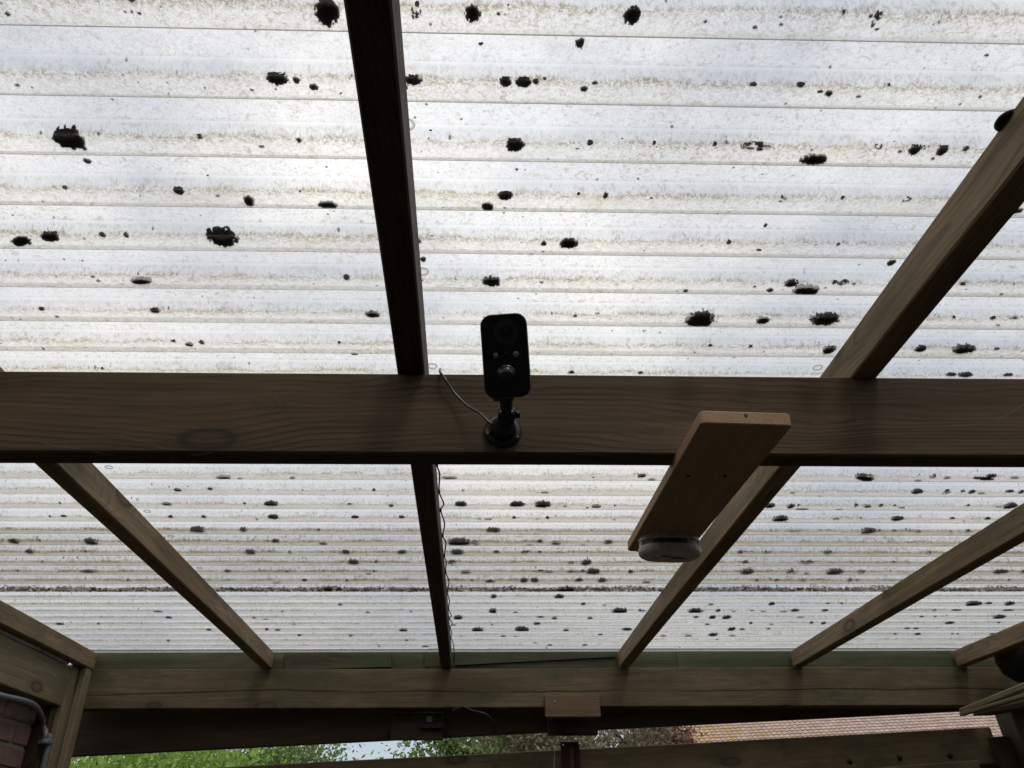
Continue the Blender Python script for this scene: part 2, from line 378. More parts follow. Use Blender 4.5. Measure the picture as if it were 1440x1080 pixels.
    c = mix(N, L, math_(N, L, 'MULTIPLY', ln, .92), c, (.17, .15, .13))
    # seen edge-on the light crosses more dirty plastic
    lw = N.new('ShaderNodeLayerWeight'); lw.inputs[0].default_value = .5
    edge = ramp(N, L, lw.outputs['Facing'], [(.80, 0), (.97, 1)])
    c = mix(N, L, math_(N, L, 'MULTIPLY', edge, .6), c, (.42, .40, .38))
    t = N.new('ShaderNodeBsdfTransparent'); d = N.new('ShaderNodeBsdfTranslucent'); g = N.new('ShaderNodeBsdfGlossy')
    L.new(c, t.inputs[0]); L.new(c, d.inputs[0]); g.inputs['Roughness'].default_value = .25; g.inputs[0].default_value = (.8, .8, .8, 1)
    a = N.new('ShaderNodeMixShader'); b = N.new('ShaderNodeMixShader'); o = N.new('ShaderNodeOutputMaterial')
    L.new(math_(N, L, 'MULTIPLY_ADD', film, .24, .17), a.inputs[0])
    L.new(math_(N, L, 'MULTIPLY_ADD', math_(N, L, 'POWER', lw.outputs['Facing'], 5.0), .30, .03), b.inputs[0])
    L.new(t.outputs[0], a.inputs[1]); L.new(d.outputs[0], a.inputs[2]); L.new(a.outputs[0], b.inputs[1]); L.new(g.outputs[0], b.inputs[2])
    bp = N.new('ShaderNodeBump'); bp.inputs['Strength'].default_value = .25; bp.inputs['Distance'].default_value = .001; L.new(sp2, bp.inputs['Height'])
    L.new(bp.outputs[0], g.inputs['Normal']); L.new(b.outputs[0], o.inputs[0])
    return m
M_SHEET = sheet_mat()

# ---------------------------------------------------------------- ground and far setting
g = mesh('ground', [(-400, -400, 0), (400, -400, 0), (400, 400, 0), (-400, 400, 0)], [(0, 1, 2, 3)], plain('garden ground', (.035, .045, .02), .95, .1, var=.4, scale=.6))
tag(link('ground', g, frame=I4), kind='structure')
pv = mesh('patio', [(-1.7, -2.6, .004), (3.2, -2.6, .004), (3.2, 3.2, .004), (-1.7, 3.2, .004)], [(0, 1, 2, 3)], plain('patio paving', (.045, .042, .038), .9, .2, var=.25, scale=3))
tag(link('patio', pv, frame=I4), kind='structure')

# unseen wall behind the camera and boarding at the right, added to cut light
hwm = plain('brick coloured blocker', (.16, .10, .08), .9, .1, var=.3, scale=9)
tag(link('unseen_wall', box_mesh('unseen_wall', 7.0, .25, 2.20, hwm, bev=.01), Matrix.Translation((.8, -2.75, 1.10)), frame=I4), 'unseen brick coloured wall added behind the viewer to cut light', 'wall')
tag(link('unseen_side_boarding', box_mesh('unseen_side_boarding', 5.6, .06, 2.12, plain('unseen dark boarding', (.05, .04, .03), .8, .2, var=.4, scale=12), bev=.005), Matrix.Translation((3.15, .15, 1.06)) @ Matrix.Rotation(R(90), 4, 'Z'), frame=I4), 'unseen dark boarding added out of frame on the right to cut side light', 'wall')

# ---------------------------------------------------------------- roof sheets
def profile_pts(y_from, y_to):
    """(y, z) polyline of the corrugation; trough flat [e-.031, e], web up .009, crest, web down"""
    r = .0022; pts = []
    k0 = int(math.floor((y_from - EDGE) / PER)) - 1; k1 = int(math.ceil((y_to - EDGE) / PER)) + 1
    for k in range(k0, k1):
        e = EDGE + k * PER
        pts += [(e - .031, 0), (e - r, 0), (e - .0006, .0007), (e + .0009, .0028), (e + .0075, AMP - .002), (e + .0095, AMP), (e + .0385, AMP), (e + .0410, AMP - .0012), (e + .0500, .0016), (e + PER - .0335 + .0012, .0003)]
    pts = sorted(pts)
    ys = [p[0] for p in pts]; zs = [p[1] for p in pts]
    out = [(y, z) for y, z in pts if y_from <= y <= y_to]
    za = float(np.interp(y_from, ys, zs)); zb = float(np.interp(y_to, ys, zs))
    return [(y_from, za)] + out + [(y_to, zb)]
_pp = profile_pts(-4.4, 4.2); _PY = np.array([p[0] for p in _pp]); _PZ = np.array([p[1] for p in _pp])
def sheet_z(y): return Z0 + float(np.interp(y, _PY, _PZ))
def sheet(name, x0, x1, y0, y1, dz, label):
    prof = profile_pts(y0, y1); nx = 56; V = []; Fs = []
    for i in range(nx + 1):
        x = x0 + (x1 - x0) * i / nx
        for (y, z) in prof:
            w = .0005 * mnoise.noise((x * 1.7, y * 1.1, 3.3)) + .0002 * mnoise.noise((x * 5, y * 4, 8.1))
            V.append((x, y + w * 1.2, Z0 + z + dz + w * .5))
    n = len(prof)
    for i in range(nx):
        for j in range(n - 1):
            a = i * n + j; Fs.append((a, a + n, a + n + 1, a + 1))
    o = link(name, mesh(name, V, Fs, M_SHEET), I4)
    return tag(o, label, 'roof sheet', 'corrugated roof sheets')
E23 = EDGE + 23 * PER
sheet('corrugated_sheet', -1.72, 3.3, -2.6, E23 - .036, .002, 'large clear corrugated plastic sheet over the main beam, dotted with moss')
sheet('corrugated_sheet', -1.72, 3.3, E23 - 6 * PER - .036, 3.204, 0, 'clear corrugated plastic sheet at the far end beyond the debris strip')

# ---------------------------------------------------------------- rafters
ZB, HR = .655, .063
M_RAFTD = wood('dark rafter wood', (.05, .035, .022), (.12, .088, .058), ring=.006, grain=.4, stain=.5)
def rafter(c, y0, y1, label, wid=.044, zb=ZB):
    a = Vector((c + SK * y0, y0, zb + HR / 2)); b = Vector((c + SK * y1, y1, zb + HR / 2))
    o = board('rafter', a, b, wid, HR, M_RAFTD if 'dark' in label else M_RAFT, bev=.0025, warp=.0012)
    return tag(o, label, 'rafter', 'rafters under the corrugated roof')
for c, lab in ((-1.562, 'leftmost rafter, above the brick wall and the corner post'),
               (-.841, 'rafter left of centre with its brown right side lit'),
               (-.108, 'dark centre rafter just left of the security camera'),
               (.629, 'right rafter with a large knot, passing behind the pine plank'),
               (1.358, 'second rafter from the right, pale side facing left'),
               (2.055, 'rightmost rafter, low in the right corner')):
    rafter(c, -2.6, 3.206, lab)

# ---------------------------------------------------------------- main beam
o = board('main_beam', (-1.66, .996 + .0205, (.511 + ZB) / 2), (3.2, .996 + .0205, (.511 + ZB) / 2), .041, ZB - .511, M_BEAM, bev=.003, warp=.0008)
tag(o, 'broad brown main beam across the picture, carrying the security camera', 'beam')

# a few dusty cobweb threads on its face
rw = random.Random(9); V = []; Fs = []
for (x0_, y0_, x1_, y1_) in ((1225, 533, 1252, 562), (1400, 592, 1440, 568), (1395, 594, 1330, 600), (1310, 545, 1345, 556), (385, 552, 396, 572), (388, 566, 401, 560), (170, 612, 215, 624), (215, 624, 232, 630), (150, 610, 178, 613), (1045, 640, 1090, 628), (1192, 568, 1195, 586), (1020, 548, 1052, 560), (985, 541, 1012, 545), (60, 622, 110, 631), (130, 634, 160, 640), (270, 640, 300, 636)):
    pa_, pb_ = atY(x0_, y0_, .9925), atY(x1_, y1_, .9925); pm = (pa_ + pb_) / 2 + Vector((0, -.001, -.001 - rw.random() * .002))
    v, f = tube(spline([pa_, pm, pb_], 6), .00018 * rw.uniform(.6, 1.4), 4); b0 = len(V); V += v; Fs += [tuple(i + b0 for i in q) for q in f]
tag(link('cobweb', mesh('cobweb', V, Fs, plain('dusty cobweb', (.26, .23, .19), .9, .1)), I4), 'faint dusty cobweb threads on the face of the main beam', 'cobweb', kind='stuff')
# ---------------------------------------------------------------- back wall of the lean-to
YB = 3.207
o = board('back_beam', (-1.70, YB + .03, (.505 + ZB) / 2), (2.9, YB + .03, (.505 + ZB) / 2), .06, ZB - .505, M_BACK, bev=.003, warp=.001)
tag(o, 'long cracked back beam under the green eaves boards', 'beam')
ev = thing('eaves_board', (0, YB + .04, ZB), 'green algae covered eaves boards between the rafter ends and the sheet', 'board')
xs = [-1.70, -.905, -.262, -.15, .545, .78, 1.275, 1.95, 2.9]
for i in range(len(xs) - 1):
    proud = -.006 if i == 2 else (0.002 * (i % 2))
    board('board', (xs[i] + .0004, YB + .019 + proud, ZB + .041), (xs[i + 1] - .0004, YB + .019 + proud, ZB + .041), .02, .079, M_GREEN, ev, bev=.0015)
board('backing_board', (-1.71, YB + .045, ZB + .036), (2.91, YB + .045, ZB + .036), .02, .068, M_GREEN, ev)
def wedge(name, pts_px, Y0, thick, mat, parent):
    P = [atY(x, y, Y0) for x, y in pts_px]; n = len(P)
    V = P + [p + Vector((0, thick, 0)) for p in P]
    Fs = [tuple(range(n)), tuple(reversed(range(n, 2 * n)))] + [(i, i + n, (i + 1) % n + n, (i + 1) % n) for i in range(n)]
    return link(name, mesh(name, V, Fs, mat), I4, parent)
wedge('upper_board', [(597, 937.5), (866, 923.5), (866, 914.5), (597, 914.5)], YB + .0015, .0065, M_GREEN, ev)
wedge('upper_board', [(400, 942), (550, 937.5), (550, 916), (400, 917)], YB + .0015, .0065, M_GREEN, ev)

# dark header board, level in the world, behind and below the back beam
def lv(xa, ya, xb, Y, z_off=0): return None
pa, pb = atY(104, 1062, 3.32), atY(1352, 1001, 3.32)
sl = math.tan(R(2.4)); zc = (pa.z + pb.z) / 2; xc = (pa.x + pb.x) / 2
def zlev(x): return zc + (x - xc) * sl
hh = .21
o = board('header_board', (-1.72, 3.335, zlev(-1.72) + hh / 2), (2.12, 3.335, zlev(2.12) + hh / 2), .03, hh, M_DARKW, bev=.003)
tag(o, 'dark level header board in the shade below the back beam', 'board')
# garden fence behind
pr1, pr2 = atY(360, 1078, 3.42), atY(1394, 1021, 3.42)
zr = lambda x: (pr1.z + pr2.z) / 2 + (x - (pr1.x + pr2.x) / 2) * sl
fe = thing('garden_fence', (0.3, 3.44, -1.6), 'weathered wooden garden fence with a wide top rail behind the lean-to', 'fence')
board('top_rail', (-1.9, 3.435, zr(-1.9) - .07), (atY(1396, 1030, 3.42).x, 3.435, zr(atY(1396, 1030, 3.42).x) - .07), .03, .14, M_GATE, fe, bev=.003, warp=.001)
xr = atY(1396, 1030, 3.42).x
for k in range(28):
    x = -1.82 + k * .145
    if x > xr - .05: break
    board('fence_board', (x, 3.462, zr(x) - .02), (x, 3.462, -1.58), .12, .018, M_GATE, fe, up=Vector((0, 1, 0)), bev=.002)
board('lower_rail', (atY(1290, 1072, 3.40).x - .6, 3.402, zr(1.2) - .165), (xr - .12, 3.402, zr(xr - .12) - .15), .03, .05, M_GATE, fe, bev=.003)
for px, py in ((1195, 1071), (1265, 1066), (1336, 1063)):
    V, Fs = lathe([(.011, 0), (.0105, .004), (.006, .008), (.001, .009)], 14)
    p = atY(px, py, 3.419); link('bolt', mesh('bolt', V, Fs, M_IRON, True), Matrix.Translation(p) @ Matrix.Rotation(R(90), 4, 'X'), fe)
# pointed picket in front of the rail
pk = [atY(x, y, 3.39) for x, y in ((739, 1066), (755, 1083), (755, 1200), (724, 1200), (724, 1083))]
V = pk + [p + Vector((0, .018, 0)) for p in pk]; n = 5
o = link('picket', mesh('picket', V, [tuple(range(n)), tuple(reversed(range(n, 2 * n)))] + [(i, i + n, (i + 1) % n + n, (i + 1) % n) for i in range(n)], M_BLOCK), I4)
tag(o, 'pointed wooden picket tip standing in front of the fence rail', 'picket')

# rusty gate hinge
hp = atY(804, 1042, 3.405)
hg = link('hinge', None, Matrix.Translation(hp), fe); hg['label'] = 'rusty brown strap hinge with bright screws'
def px_box(name, x0, y0, x1, y1, Y, thick, mat, parent, bev=.0015):
    a, b = atY(x0, y0, Y), atY(x1, y1, Y); w, h = abs(b.x - a.x), abs(a.z - b.z)
    me = box_mesh(name, w, thick, h, mat, bev=bev)
    return link(name, me, Matrix.Translation(((a.x + b.x) / 2, Y + thick / 2, (a.z + b.z) / 2)), parent)
px_box('hinge_plate', 788, 1043, 819, 1130, 3.400, .008, M_RUST, hg)
px_box('hinge_strap', 801, 1052, 810, 1130, 3.390, .010, M_RUSTL, hg)
for px, py in ((792, 1048), (814.5, 1046), (815, 1069), (792, 1074)):
    V, Fs = lathe([(.0042, 0), (.004, .0015), (.0015, .0028)], 10)
    link('screw', mesh('screw', V, Fs, M_STEEL if py < 1050 else M_RUST, True), Matrix.Translation(atY(px, py, 3.3995)) @ Matrix.Rotation(R(90), 4, 'X'), hg)
# beaded pull cord beside the hinge
V, Fs = [], []
P = [atY(779.5 + .4 * math.sin(k), 1058 + k * 3.2, 3.385) for k in range(24)]
for p in P:
    v, f = lathe([(.0005, -.003), (.0022, -.0012), (.0022, .0012), (.0005, .003)], 7); b = len(V)
    V += [Vector(q) + p for q in v]; Fs += [tuple(i + b for i in q) for q in f]
v, f = tube(P, .0007, 5); b = len(V); V += v; Fs += [tuple(i + b for i in q) for q in f]
tag(link('pull_cord', mesh('pull_cord', V, Fs, M_CORD, True), I4), 'thin white beaded cord hanging left of the rusty hinge', 'cord')

# wooden block on the back beam and the bracket below it
o = px_box('wood_block', 766, 977, 845, 1008, YB - .032, .030, M_BLOCK, None, bev=.002)
tag(o, 'short reddish wooden block screwed to the front of the back beam', 'block')
V, Fs = lathe([(.0032, 0), (.003, .001), (.001, .0018)], 10)
link('screw', mesh('screw', V, Fs, M_STEEL, True), Matrix.Translation(atY(780, 986.5, YB - .033)) @ Matrix.Rotation(R(90), 4, 'X'), o)
br = thing('door_bracket', atY(805, 1033, YB), 'dark wooden closing bracket with an iron catch below the small block', 'bracket')
px_box('backing', 770, 1010, 841, 1033, YB + .065, .035, M_DARKW, br)
px_box('catch', 786, 1014, 812, 1031, YB + .050, .014, M_RUST, br)
px_box('catch_pin', 783, 1018, 797, 1027, YB + .042, .010, M_IRON, br)
# iron latch left of it
lt = thing('gate_latch', atY(608, 1030, YB), 'black iron latch mounted on a dark block under the centre rafter', 'latch')
px_box('backing', 552, 1002, 622, 1040, YB + .072, .03, M_DARKW, lt)
px_box('latch_plate', 594, 1002, 612, 1022, YB + .062, .008, M_IRON, lt)
px_box('latch_bar', 590, 1017, 625, 1024, YB + .048, .014, M_IRON, lt)
px_box('latch_knob', 600, 1006, 608, 1016, YB + .048, .014, M_SENSORD, lt)
# loose cable on the back beam
P = spline([atY(636, 1000, YB - .004), atY(650, 994, YB - .006), atY(664, 999, YB - .012), atY(684, 1005, YB - .014), atY(694, 1018, YB + .01), atY(696, 1032, YB + .06)], 6)
V, Fs = tube(P, .0035, 8); tag(link('loose_cable', mesh('loose_cable', V, Fs, M_WIRE, True), I4), 'short black cable sagging along the lower edge of the back beam', 'cable')
V, Fs = lathe([(.006, 0), (.006, .003), (.003, .003), (.003, .001)], 14)
tag(link('cup_hook', mesh('cup_hook', V, Fs, M_SENSORD, True), Matrix.Translation(atY(628.5, 990.5, YB - .0005)) @ Matrix.Rotation(R(90), 4, 'X')), 'tiny round metal eyelet on the back beam right of the centre rafter', 'eyelet')

# ---------------------------------------------------------------- left side: wall plate, strip, post, bricks, conduit
def along(c, y0, y1, z, dx=0): return Vector((c + SK * y0 + dx, y0, z)), Vector((c + SK * y1 + dx, y1, z))
a, b = along(-1.575 - .055, -2.6, 3.14, (.500 + .642) / 2)
tag(board('wall_plate', a, b, .11, .142, M_POST, bev=.003, warp=.001), 'side beam on top of the brick wall under the leftmost rafter', 'beam')
a, b = along(-1.582, -2.6, 3.06, .6475)
tag(board('sealing_strip', a, b, .022, .012, M_STRIP, bev=.003, warp=.0012), 'pale strip squeezed between the leftmost rafter and the side beam', 'strip')
pt = thing('corner_post', (-1.58, 3.15, -1.6), 'weathered wooden corner post at the left end of the back beam', 'post')
PT = atY(101, 944, 3.105)                       # top right corner of its front face
pw = .098
down = (W.to_3x3().inverted() @ Vector((0, 0, -1)))
top = Vector((PT.x - pw / 2, PT.y + .045, .652)); bot = top + down * 2.24 + Vector((.02, 0, 0))
board('shaft', top, bot, .09, pw, M_POST, pt, up=Vector((1, 0, 0)), bev=.004, warp=.001)
board('batten', top + Vector((.065, .03, 0)), bot + Vector((.065, .03, 0)), .05, .026, M_POST, pt, up=Vector((1, 0, 0)), bev=.003)
# brick wall, a thing with every brick in view as a part
BW = -1.640; bw = thing('brick_wall', (BW - .05, 1.5, -1.6), 'red brown brick wall with pale mortar under the left side beam', 'wall')
skm = Matrix.Identity(4); skm[0][1] = SK
yend = atX(46, 1030, BW - .07).y
bl, bh, bd_, jt = .210, .062, .10, .012
brick_me = []
for k in range(4):
    me = box_mesh('brick', bl, bd_, bh, M_BRICK, bev=.004, seed=k)
    rr = random.Random(k)
    for v in me.vertices: v.co += Vector((rr.uniform(-.0015, .0015), rr.uniform(-.0015, .0015), rr.uniform(-.0015, .0015)))
    brick_me.append(me)
half_me = box_mesh('brick', .099, bd_, bh, M_BRICK, bev=.004)
RZ = Matrix.Rotation(R(90) - math.atan(SK), 4, 'Z')
SV, SF = [], []
row = 0; z = .492 - bh / 2
while z > -1.56:
    y = yend - (0 if row % 2 == 0 else 0)
    first = True
    while y > -2.3:
        me, l = (half_me, .099) if (first and row % 2) else (brick_me[(row * 3 + int(y * 7)) % 4], bl)
        first = False
        yc = y - l / 2; xcen = BW - bd_ / 2 + SK * yc + random.uniform(-.002, .001)
        Mb = Matrix.Translation((xcen, yc, z)) @ RZ
        if z > .10 and yc > 1.6:
            link('brick', me, Mb, bw)
        else:
            b0 = len(SV); SV += [Mb @ v.co for v in me.vertices]; SF += [tuple(i + b0 for i in p.vertices) for p in me.polygons]
        y -= l + jt
    z -= bh + jt; row += 1
tag(link('lower_bricks', mesh('lower_bricks', SV, SF, M_BRICK), I4, bw), kind='stuff')
a, b = along(BW - .052, -2.6, yend - .002, (-1.6 + .495) / 2)
board('mortar', a, b, .088, 2.095, M_MORTAR, bw, bev=.001)
# dark batten beside the bricks
o = board('dark_batten', Vector((atX(52, 1000, -1.70).x, yend + .03, .49)), Vector((-1.70, yend + .03, .49)) + down * 1.9, .05, .07, M_DARKW, up=Vector((1, 0, 0)), bev=.003)
tag(o, 'dark upright batten between the bricks and the grey conduit', 'batten')
# conduit
cd = thing('conduit', (-1.62, 3.0, .4), 'grey plastic conduit running under the side beam and bending down the post', 'pipe')
pA = atX(-60, 960, -1.600); pB = atX(0, 978, -1.605); pC = atX(45, 990, -1.64); p4 = atY(60, 1012, 3.07); p5 = atY(64.5, 1040, 3.075); p6 = atY(59, 1085, 3.08)
near = pA + (pA - pC).normalized() * 1.6
P = spline([near, pA, pB, pC, p4, p5, p6, p6 + down * 1.2], 8)
V, Fs = tube(P, .010, 12); link('pipe', mesh('pipe', V, Fs, M_PIPE, True), I4, cd)
for q in (atY(63.5, 1043, 3.062),):
    V, Fs = lathe([(.0155, -.008), (.0165, -.006), (.0165, .006), (.0155, .008)], 16); link('clip', mesh('clip', V, Fs, M_PIPE, True), Matrix.Translation(q), cd)
    px_box('clip_foot', 54, 1041, 72, 1046, 3.07, .01, M_PIPE, cd)

# ---------------------------------------------------------------- right side corner
RY = 3.02
r1a, r1b = atY(1352, 1001, 3.16), atY(1440, 966, 2.75); r1c = r1a + (r1b - r1a) * 3.2
tag(board('side_rail', r1a, r1c, .02, .022, M_POST, bev=.004, warp=.0005), 'upper thin side rail slanting out of the lower right corner', 'rail', 'side rails at the right')
r2a, r2b = atY(1352, 1005, 3.15), atY(1440, 979, 2.75); r2c = r2a + (r2b - r2a) * 3.2
tag(board('side_rail', r2a, r2c, .02, .012, M_POST, bev=.003, warp=.0005), 'lower thin side rail slanting out of the lower right corner', 'rail', 'side rails at the right')
q1, q2 = atY(1362, 1000, 3.20), atY(1440, 986, 2.80); q3 = q1 + (q2 - q1) * 3.2
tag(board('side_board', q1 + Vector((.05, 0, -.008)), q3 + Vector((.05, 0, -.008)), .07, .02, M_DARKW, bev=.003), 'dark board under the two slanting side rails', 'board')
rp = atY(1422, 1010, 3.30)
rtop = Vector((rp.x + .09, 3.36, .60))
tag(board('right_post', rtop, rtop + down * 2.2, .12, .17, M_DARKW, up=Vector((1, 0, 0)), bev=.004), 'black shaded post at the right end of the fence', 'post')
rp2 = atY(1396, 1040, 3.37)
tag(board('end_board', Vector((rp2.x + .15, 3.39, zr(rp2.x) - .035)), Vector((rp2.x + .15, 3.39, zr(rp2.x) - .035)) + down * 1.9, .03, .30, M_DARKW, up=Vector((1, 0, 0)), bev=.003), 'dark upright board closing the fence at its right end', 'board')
# round dark pot hanging under the right rafter
pc = atY(1446, 925, 3.02)
V, Fs = lathe([(.02, -.085), (.07, -.082), (.105, -.05), (.118, .0), (.112, .045), (.118, .052), (.118, .06), (.10, .06), (.095, .0)], 28)
pot = thing('hanging_pot', pc, 'round black pot hanging in the dark corner under the rightmost rafter', 'pot')
link('bowl', mesh('bowl', V, Fs, M_IRON, True), Matrix.Translation(pc), pot)
for k in range(3):
    t = k * 2.094 + .5; V, Fs = tube([pc + Vector((math.cos(t) * .112, math.sin(t) * .112, .055)), Vector((pc.x, pc.y, .70))], .0016, 5)
    link('hanger', mesh('hanger', V, Fs, M_WIRE, True), I4, pot)

# ---------------------------------------------------------------- pine plank with motion sensor
tilt_a = atD(985, 590, 1.372 * .72); tilt_b = atD(1115, 593, 1.372 * .72)
wv = (tilt_b - tilt_a); PWID = wv.length; wv.normalize()
tilt_c = atD(882, 772, 2.10 * .72)
lv_ = (tilt_c - tilt_a); PLEN = lv_.length; lv_.normalize()
wv = (wv - lv_ * wv.dot(lv_)).normalized(); nv = wv.cross(lv_).normalized()
if nv.z < 0: nv = -nv
pm_ = Matrix.Identity(4)
for i, v in enumerate((lv_, nv.cross(lv_), nv)):
    for j in range(3): pm_[j][i] = v[j]
TH = .0185
pcen = tilt_a + lv_ * PLEN / 2 + wv * PWID / 2 + nv * TH / 2
# keep its top face against the underside of the main beam
tt = (1.017 - tilt_a.y) / lv_.y; ztop = tilt_a.z + lv_.z * tt + TH
drop = min(0, .5105 - ztop)
pm_.translation = pcen + Vector((0, 0, drop * .6))
pl = thing('pine_plank', pm_.translation, 'new pale pine plank fixed under the main beam, pointing at the back', 'plank')
def rounded_plank(L_, W_, T_, mat):
    # rounded corners in plan and eased edges
    r = .007; pts = []
    for cx, cy, a0 in ((L_ / 2 - r, W_ / 2 - r, 0), (-L_ / 2 + r, W_ / 2 - r, 90), (-L_ / 2 + r, -W_ / 2 + r, 180), (L_ / 2 - r, -W_ / 2 + r, 270)):
        for k in range(5):
            t = R(a0 + k * 22.5); pts.append((cx + r * math.cos(t), cy + r * math.sin(t)))
    e = .0012; n = len(pts); V = []; 
    for z, s in ((-T_ / 2, e), (-T_ / 2 + e, 0), (T_ / 2 - e, 0), (T_ / 2, e)):
        for x, y in pts: V.append((x - math.copysign(s, x), y - math.copysign(s, y), z))
    Fs = [tuple(reversed(range(n)))] + [tuple(range(3 * n, 4 * n))]
    for i in range(3):
        for k in range(n): q = (k + 1) % n; Fs.append((i * n + k, i * n + q, (i + 1) * n + q, (i + 1) * n + k))
    return mesh('board', V, Fs, mat)
link('board', rounded_plank(PLEN, PWID, TH, M_PINE), pm_, pl)
def on_plank(px, py, below=0):
    d = ray(px, py); o0 = pm_.translation - nv * (TH / 2 + below); return d * (o0.dot(nv) / d.dot(nv))
for px, py in ((968, 669), (1019, 669.5)):
    V, Fs = lathe([(.0036, 0), (.0034, -.0006), (.001, -.0008)], 12)
    m = pm_.copy(); m.translation = on_plank(px, py)
    link('screw', mesh('screw', V, Fs, M_IRON, True), m, pl)
V, Fs = lathe([(.0028, 0), (.0022, .0006)], 10)
ed = tilt_a + Vector((0, 0, drop * .6)) + wv * PWID * .5 + nv * TH * .7 - lv_ * .0002
link('knot', mesh('knot', V, Fs, M_STAIN), Matrix.Translation(ed) @ (-lv_).to_track_quat('Z', 'Y').to_matrix().to_4x4(), pl)
# motion sensor on the underside of the far end
def stadium(a, b, n=10):
    """rounded oblong outline, half sizes a (x) b (y)"""
    r = b * .98; P = []
    for cx, t0 in ((a - r, -90), (-(a - r), 90)):
        for k in range(n + 1):
            t = R(t0 + 180 * k / n); P.append((cx + r * math.cos(t), r * math.sin(t)))
    return P
def stack(levels):
    V = []; Fs = []; n = None
    for a, b, z in levels:
        P = stadium(a, b); n = len(P); V += [(x, y, z) for x, y in P]
    for i in range(len(levels) - 1):
        for k in range(n): q = (k + 1) % n; Fs.append((i * n + k, (i + 1) * n + k, (i + 1) * n + q, i * n + q))
    Fs.append(tuple(range(n))); Fs.append(tuple(reversed(range((len(levels) - 1) * n, len(levels) * n))))
    return V, Fs
ms_c = on_plank(940, 757)
mm = Matrix.Identity(4)
for i, v in enumerate((wv, lv_, wv.cross(lv_))):
    for j in range(3): mm[j][i] = v[j]
if wv.cross(lv_).z < 0:
    for j in range(3): mm[j][1] *= -1; mm[j][2] *= -1
mm.translation = ms_c
SA, SB = .060, .045
ms = thing('motion_sensor', ms_c, 'grimy white oval motion sensor under the far end of the pine plank', 'sensor')
V, Fs = stack([(SA * .95, SB * .95, 0), (SA * .97, SB * .97, -.009), (SA * .93, SB * .93, -.011)]); link('mounting_plate', mesh('mounting_plate', V, Fs, M_SENSOR), mm, ms)
V, Fs = stack([(SA * .90, SB * .90, -.011), (SA * .90, SB * .90, -.022)]); link('window', mesh('window', V, Fs, M_SENSORD), mm, ms)
V, Fs = stack([(SA * .98, SB * .98, -.021), (SA, SB, -.024), (SA * .99, SB * .99, -.031), (SA * .95, SB * .93, -.035), (SA * .88, SB * .84, -.037)]); link('body', mesh('body', V, Fs, M_SENSOR), mm, ms)
for dx in (-.058, .058):
    me = box_mesh('side_rib', .004, .022, .012, M_SENSOR, bev=.001)
    link('side_rib', me, mm @ Matrix.Translation((dx * .93, 0, -.016)), ms)
rr = random.Random(5); V = []; Fs = []
for cx, cy, s in ((.012, .0, 1.2), (-.010, -.008, .8), (.026, .004, .6), (-.026, .006, .5)):
    P = [(cx + s * (.012 + rr.uniform(-.005, .005)) * math.cos(t), cy + s * (.006 + rr.uniform(-.003, .003)) * math.sin(t), -.0374 - s * .0001) for t in [k * math.pi / 7 for k in range(14)]]
    b0 = len(V); V += P; Fs.append(tuple(reversed([b0 + k for k in range(14)])))
link('stain', mesh('stain', V, Fs, M_STAIN), mm, ms)

# ---------------------------------------------------------------- security camera
D0 = .965
cf = atD(711, 500, D0)
nrm = (-cf).normalized(); nrm = (nrm + Vector((-.04, 0, .10))).normalized()         # faces down into the lean-to
upv = Vector((-.035, 0, 1)); xa = upv.cross(nrm).normalized(); ya = nrm.cross(xa).normalized()
cm = Matrix.Identity(4)
for i, v in enumerate((xa, ya, nrm)):
    for j in range(3): cm[j][i] = v[j]
cm.translation = cf
bm_base = atY(707, 606, .994)
sec = thing('security_camera', bm_base, 'black security camera on a ball mount screwed to the main beam', 'camera')
CWD, CHT = .0605, .1095
def rrect(w, h, r, n=6):
    P = []
    for cx, cy, a0 in ((w / 2 - r, h / 2 - r, 0), (-w / 2 + r, h / 2 - r, 90), (-w / 2 + r, -h / 2 + r, 180), (w / 2 - r, -h / 2 + r, 270)):
        for k in range(n): t = R(a0 + 90 * k / (n - 1)); P.append((cx + r * math.cos(t), cy + r * math.sin(t)))
    return P
def loft(levels, smooth=True):
    V = []; Fs = []
    for w, h, r, z in levels:
        P = rrect(w, h, r); n = len(P); V += [(x, y, z) for x, y in P]
    for i in range(len(levels) - 1):
        for k in range(n): q = (k + 1) % n; Fs.append((i * n + k, i * n + q, (i + 1) * n + q, (i + 1) * n + k))
    Fs.append(tuple(reversed(range(n)))); Fs.append(tuple(range((len(levels) - 1) * n, len(levels) * n)))
    return V, Fs
V, Fs = loft([(CWD * .80, CHT * .86, .012, -.040), (CWD * .93, CHT * .95, .014, -.036), (CWD, CHT, .0145, -.024), (CWD, CHT, .0145, -.004)])
link('body', mesh('body', V, Fs, M_BLACK), cm, sec)
V, Fs = loft([(CWD, CHT, .0145, -.0039), (CWD + .001, CHT + .001, .015, -.002), (CWD * .985, CHT * .99, .0142, .0)])
link('rim', mesh('rim', V, Fs, M_RIM), cm, sec)
V, Fs = loft([(CWD * .95, CHT * .968, .013, .0), (CWD * .94, CHT * .964, .0128, .0012)])
link('front_panel', mesh('front_panel', V, Fs, M_GLOSS), cm, sec)
def face_at(px, py, z=.0012):
    d = ray(px, py); return d * ((cf + nrm * z).dot(nrm) / d.dot(nrm))
def on_face(name, prof, px, py, mat, z=.0012, smooth=True):
    V, Fs = lathe(prof, 28); m = cm.copy(); m.translation = face_at(px, py, z); return link(name, mesh(name, V, Fs, mat, smooth), m, sec)
on_face('lens_ring', [(.0170, -.0005), (.0168, .0006), (.0162, .0006), (.0161, .0002)], 712, 466, M_BLACK, smooth=False)
on_face('lens', [(.0085, .0), (.0083, .0004), (.006, .0003), (.0045, .0005), (.002, .0007)], 711, 467, M_LENS, .0016, smooth=False)
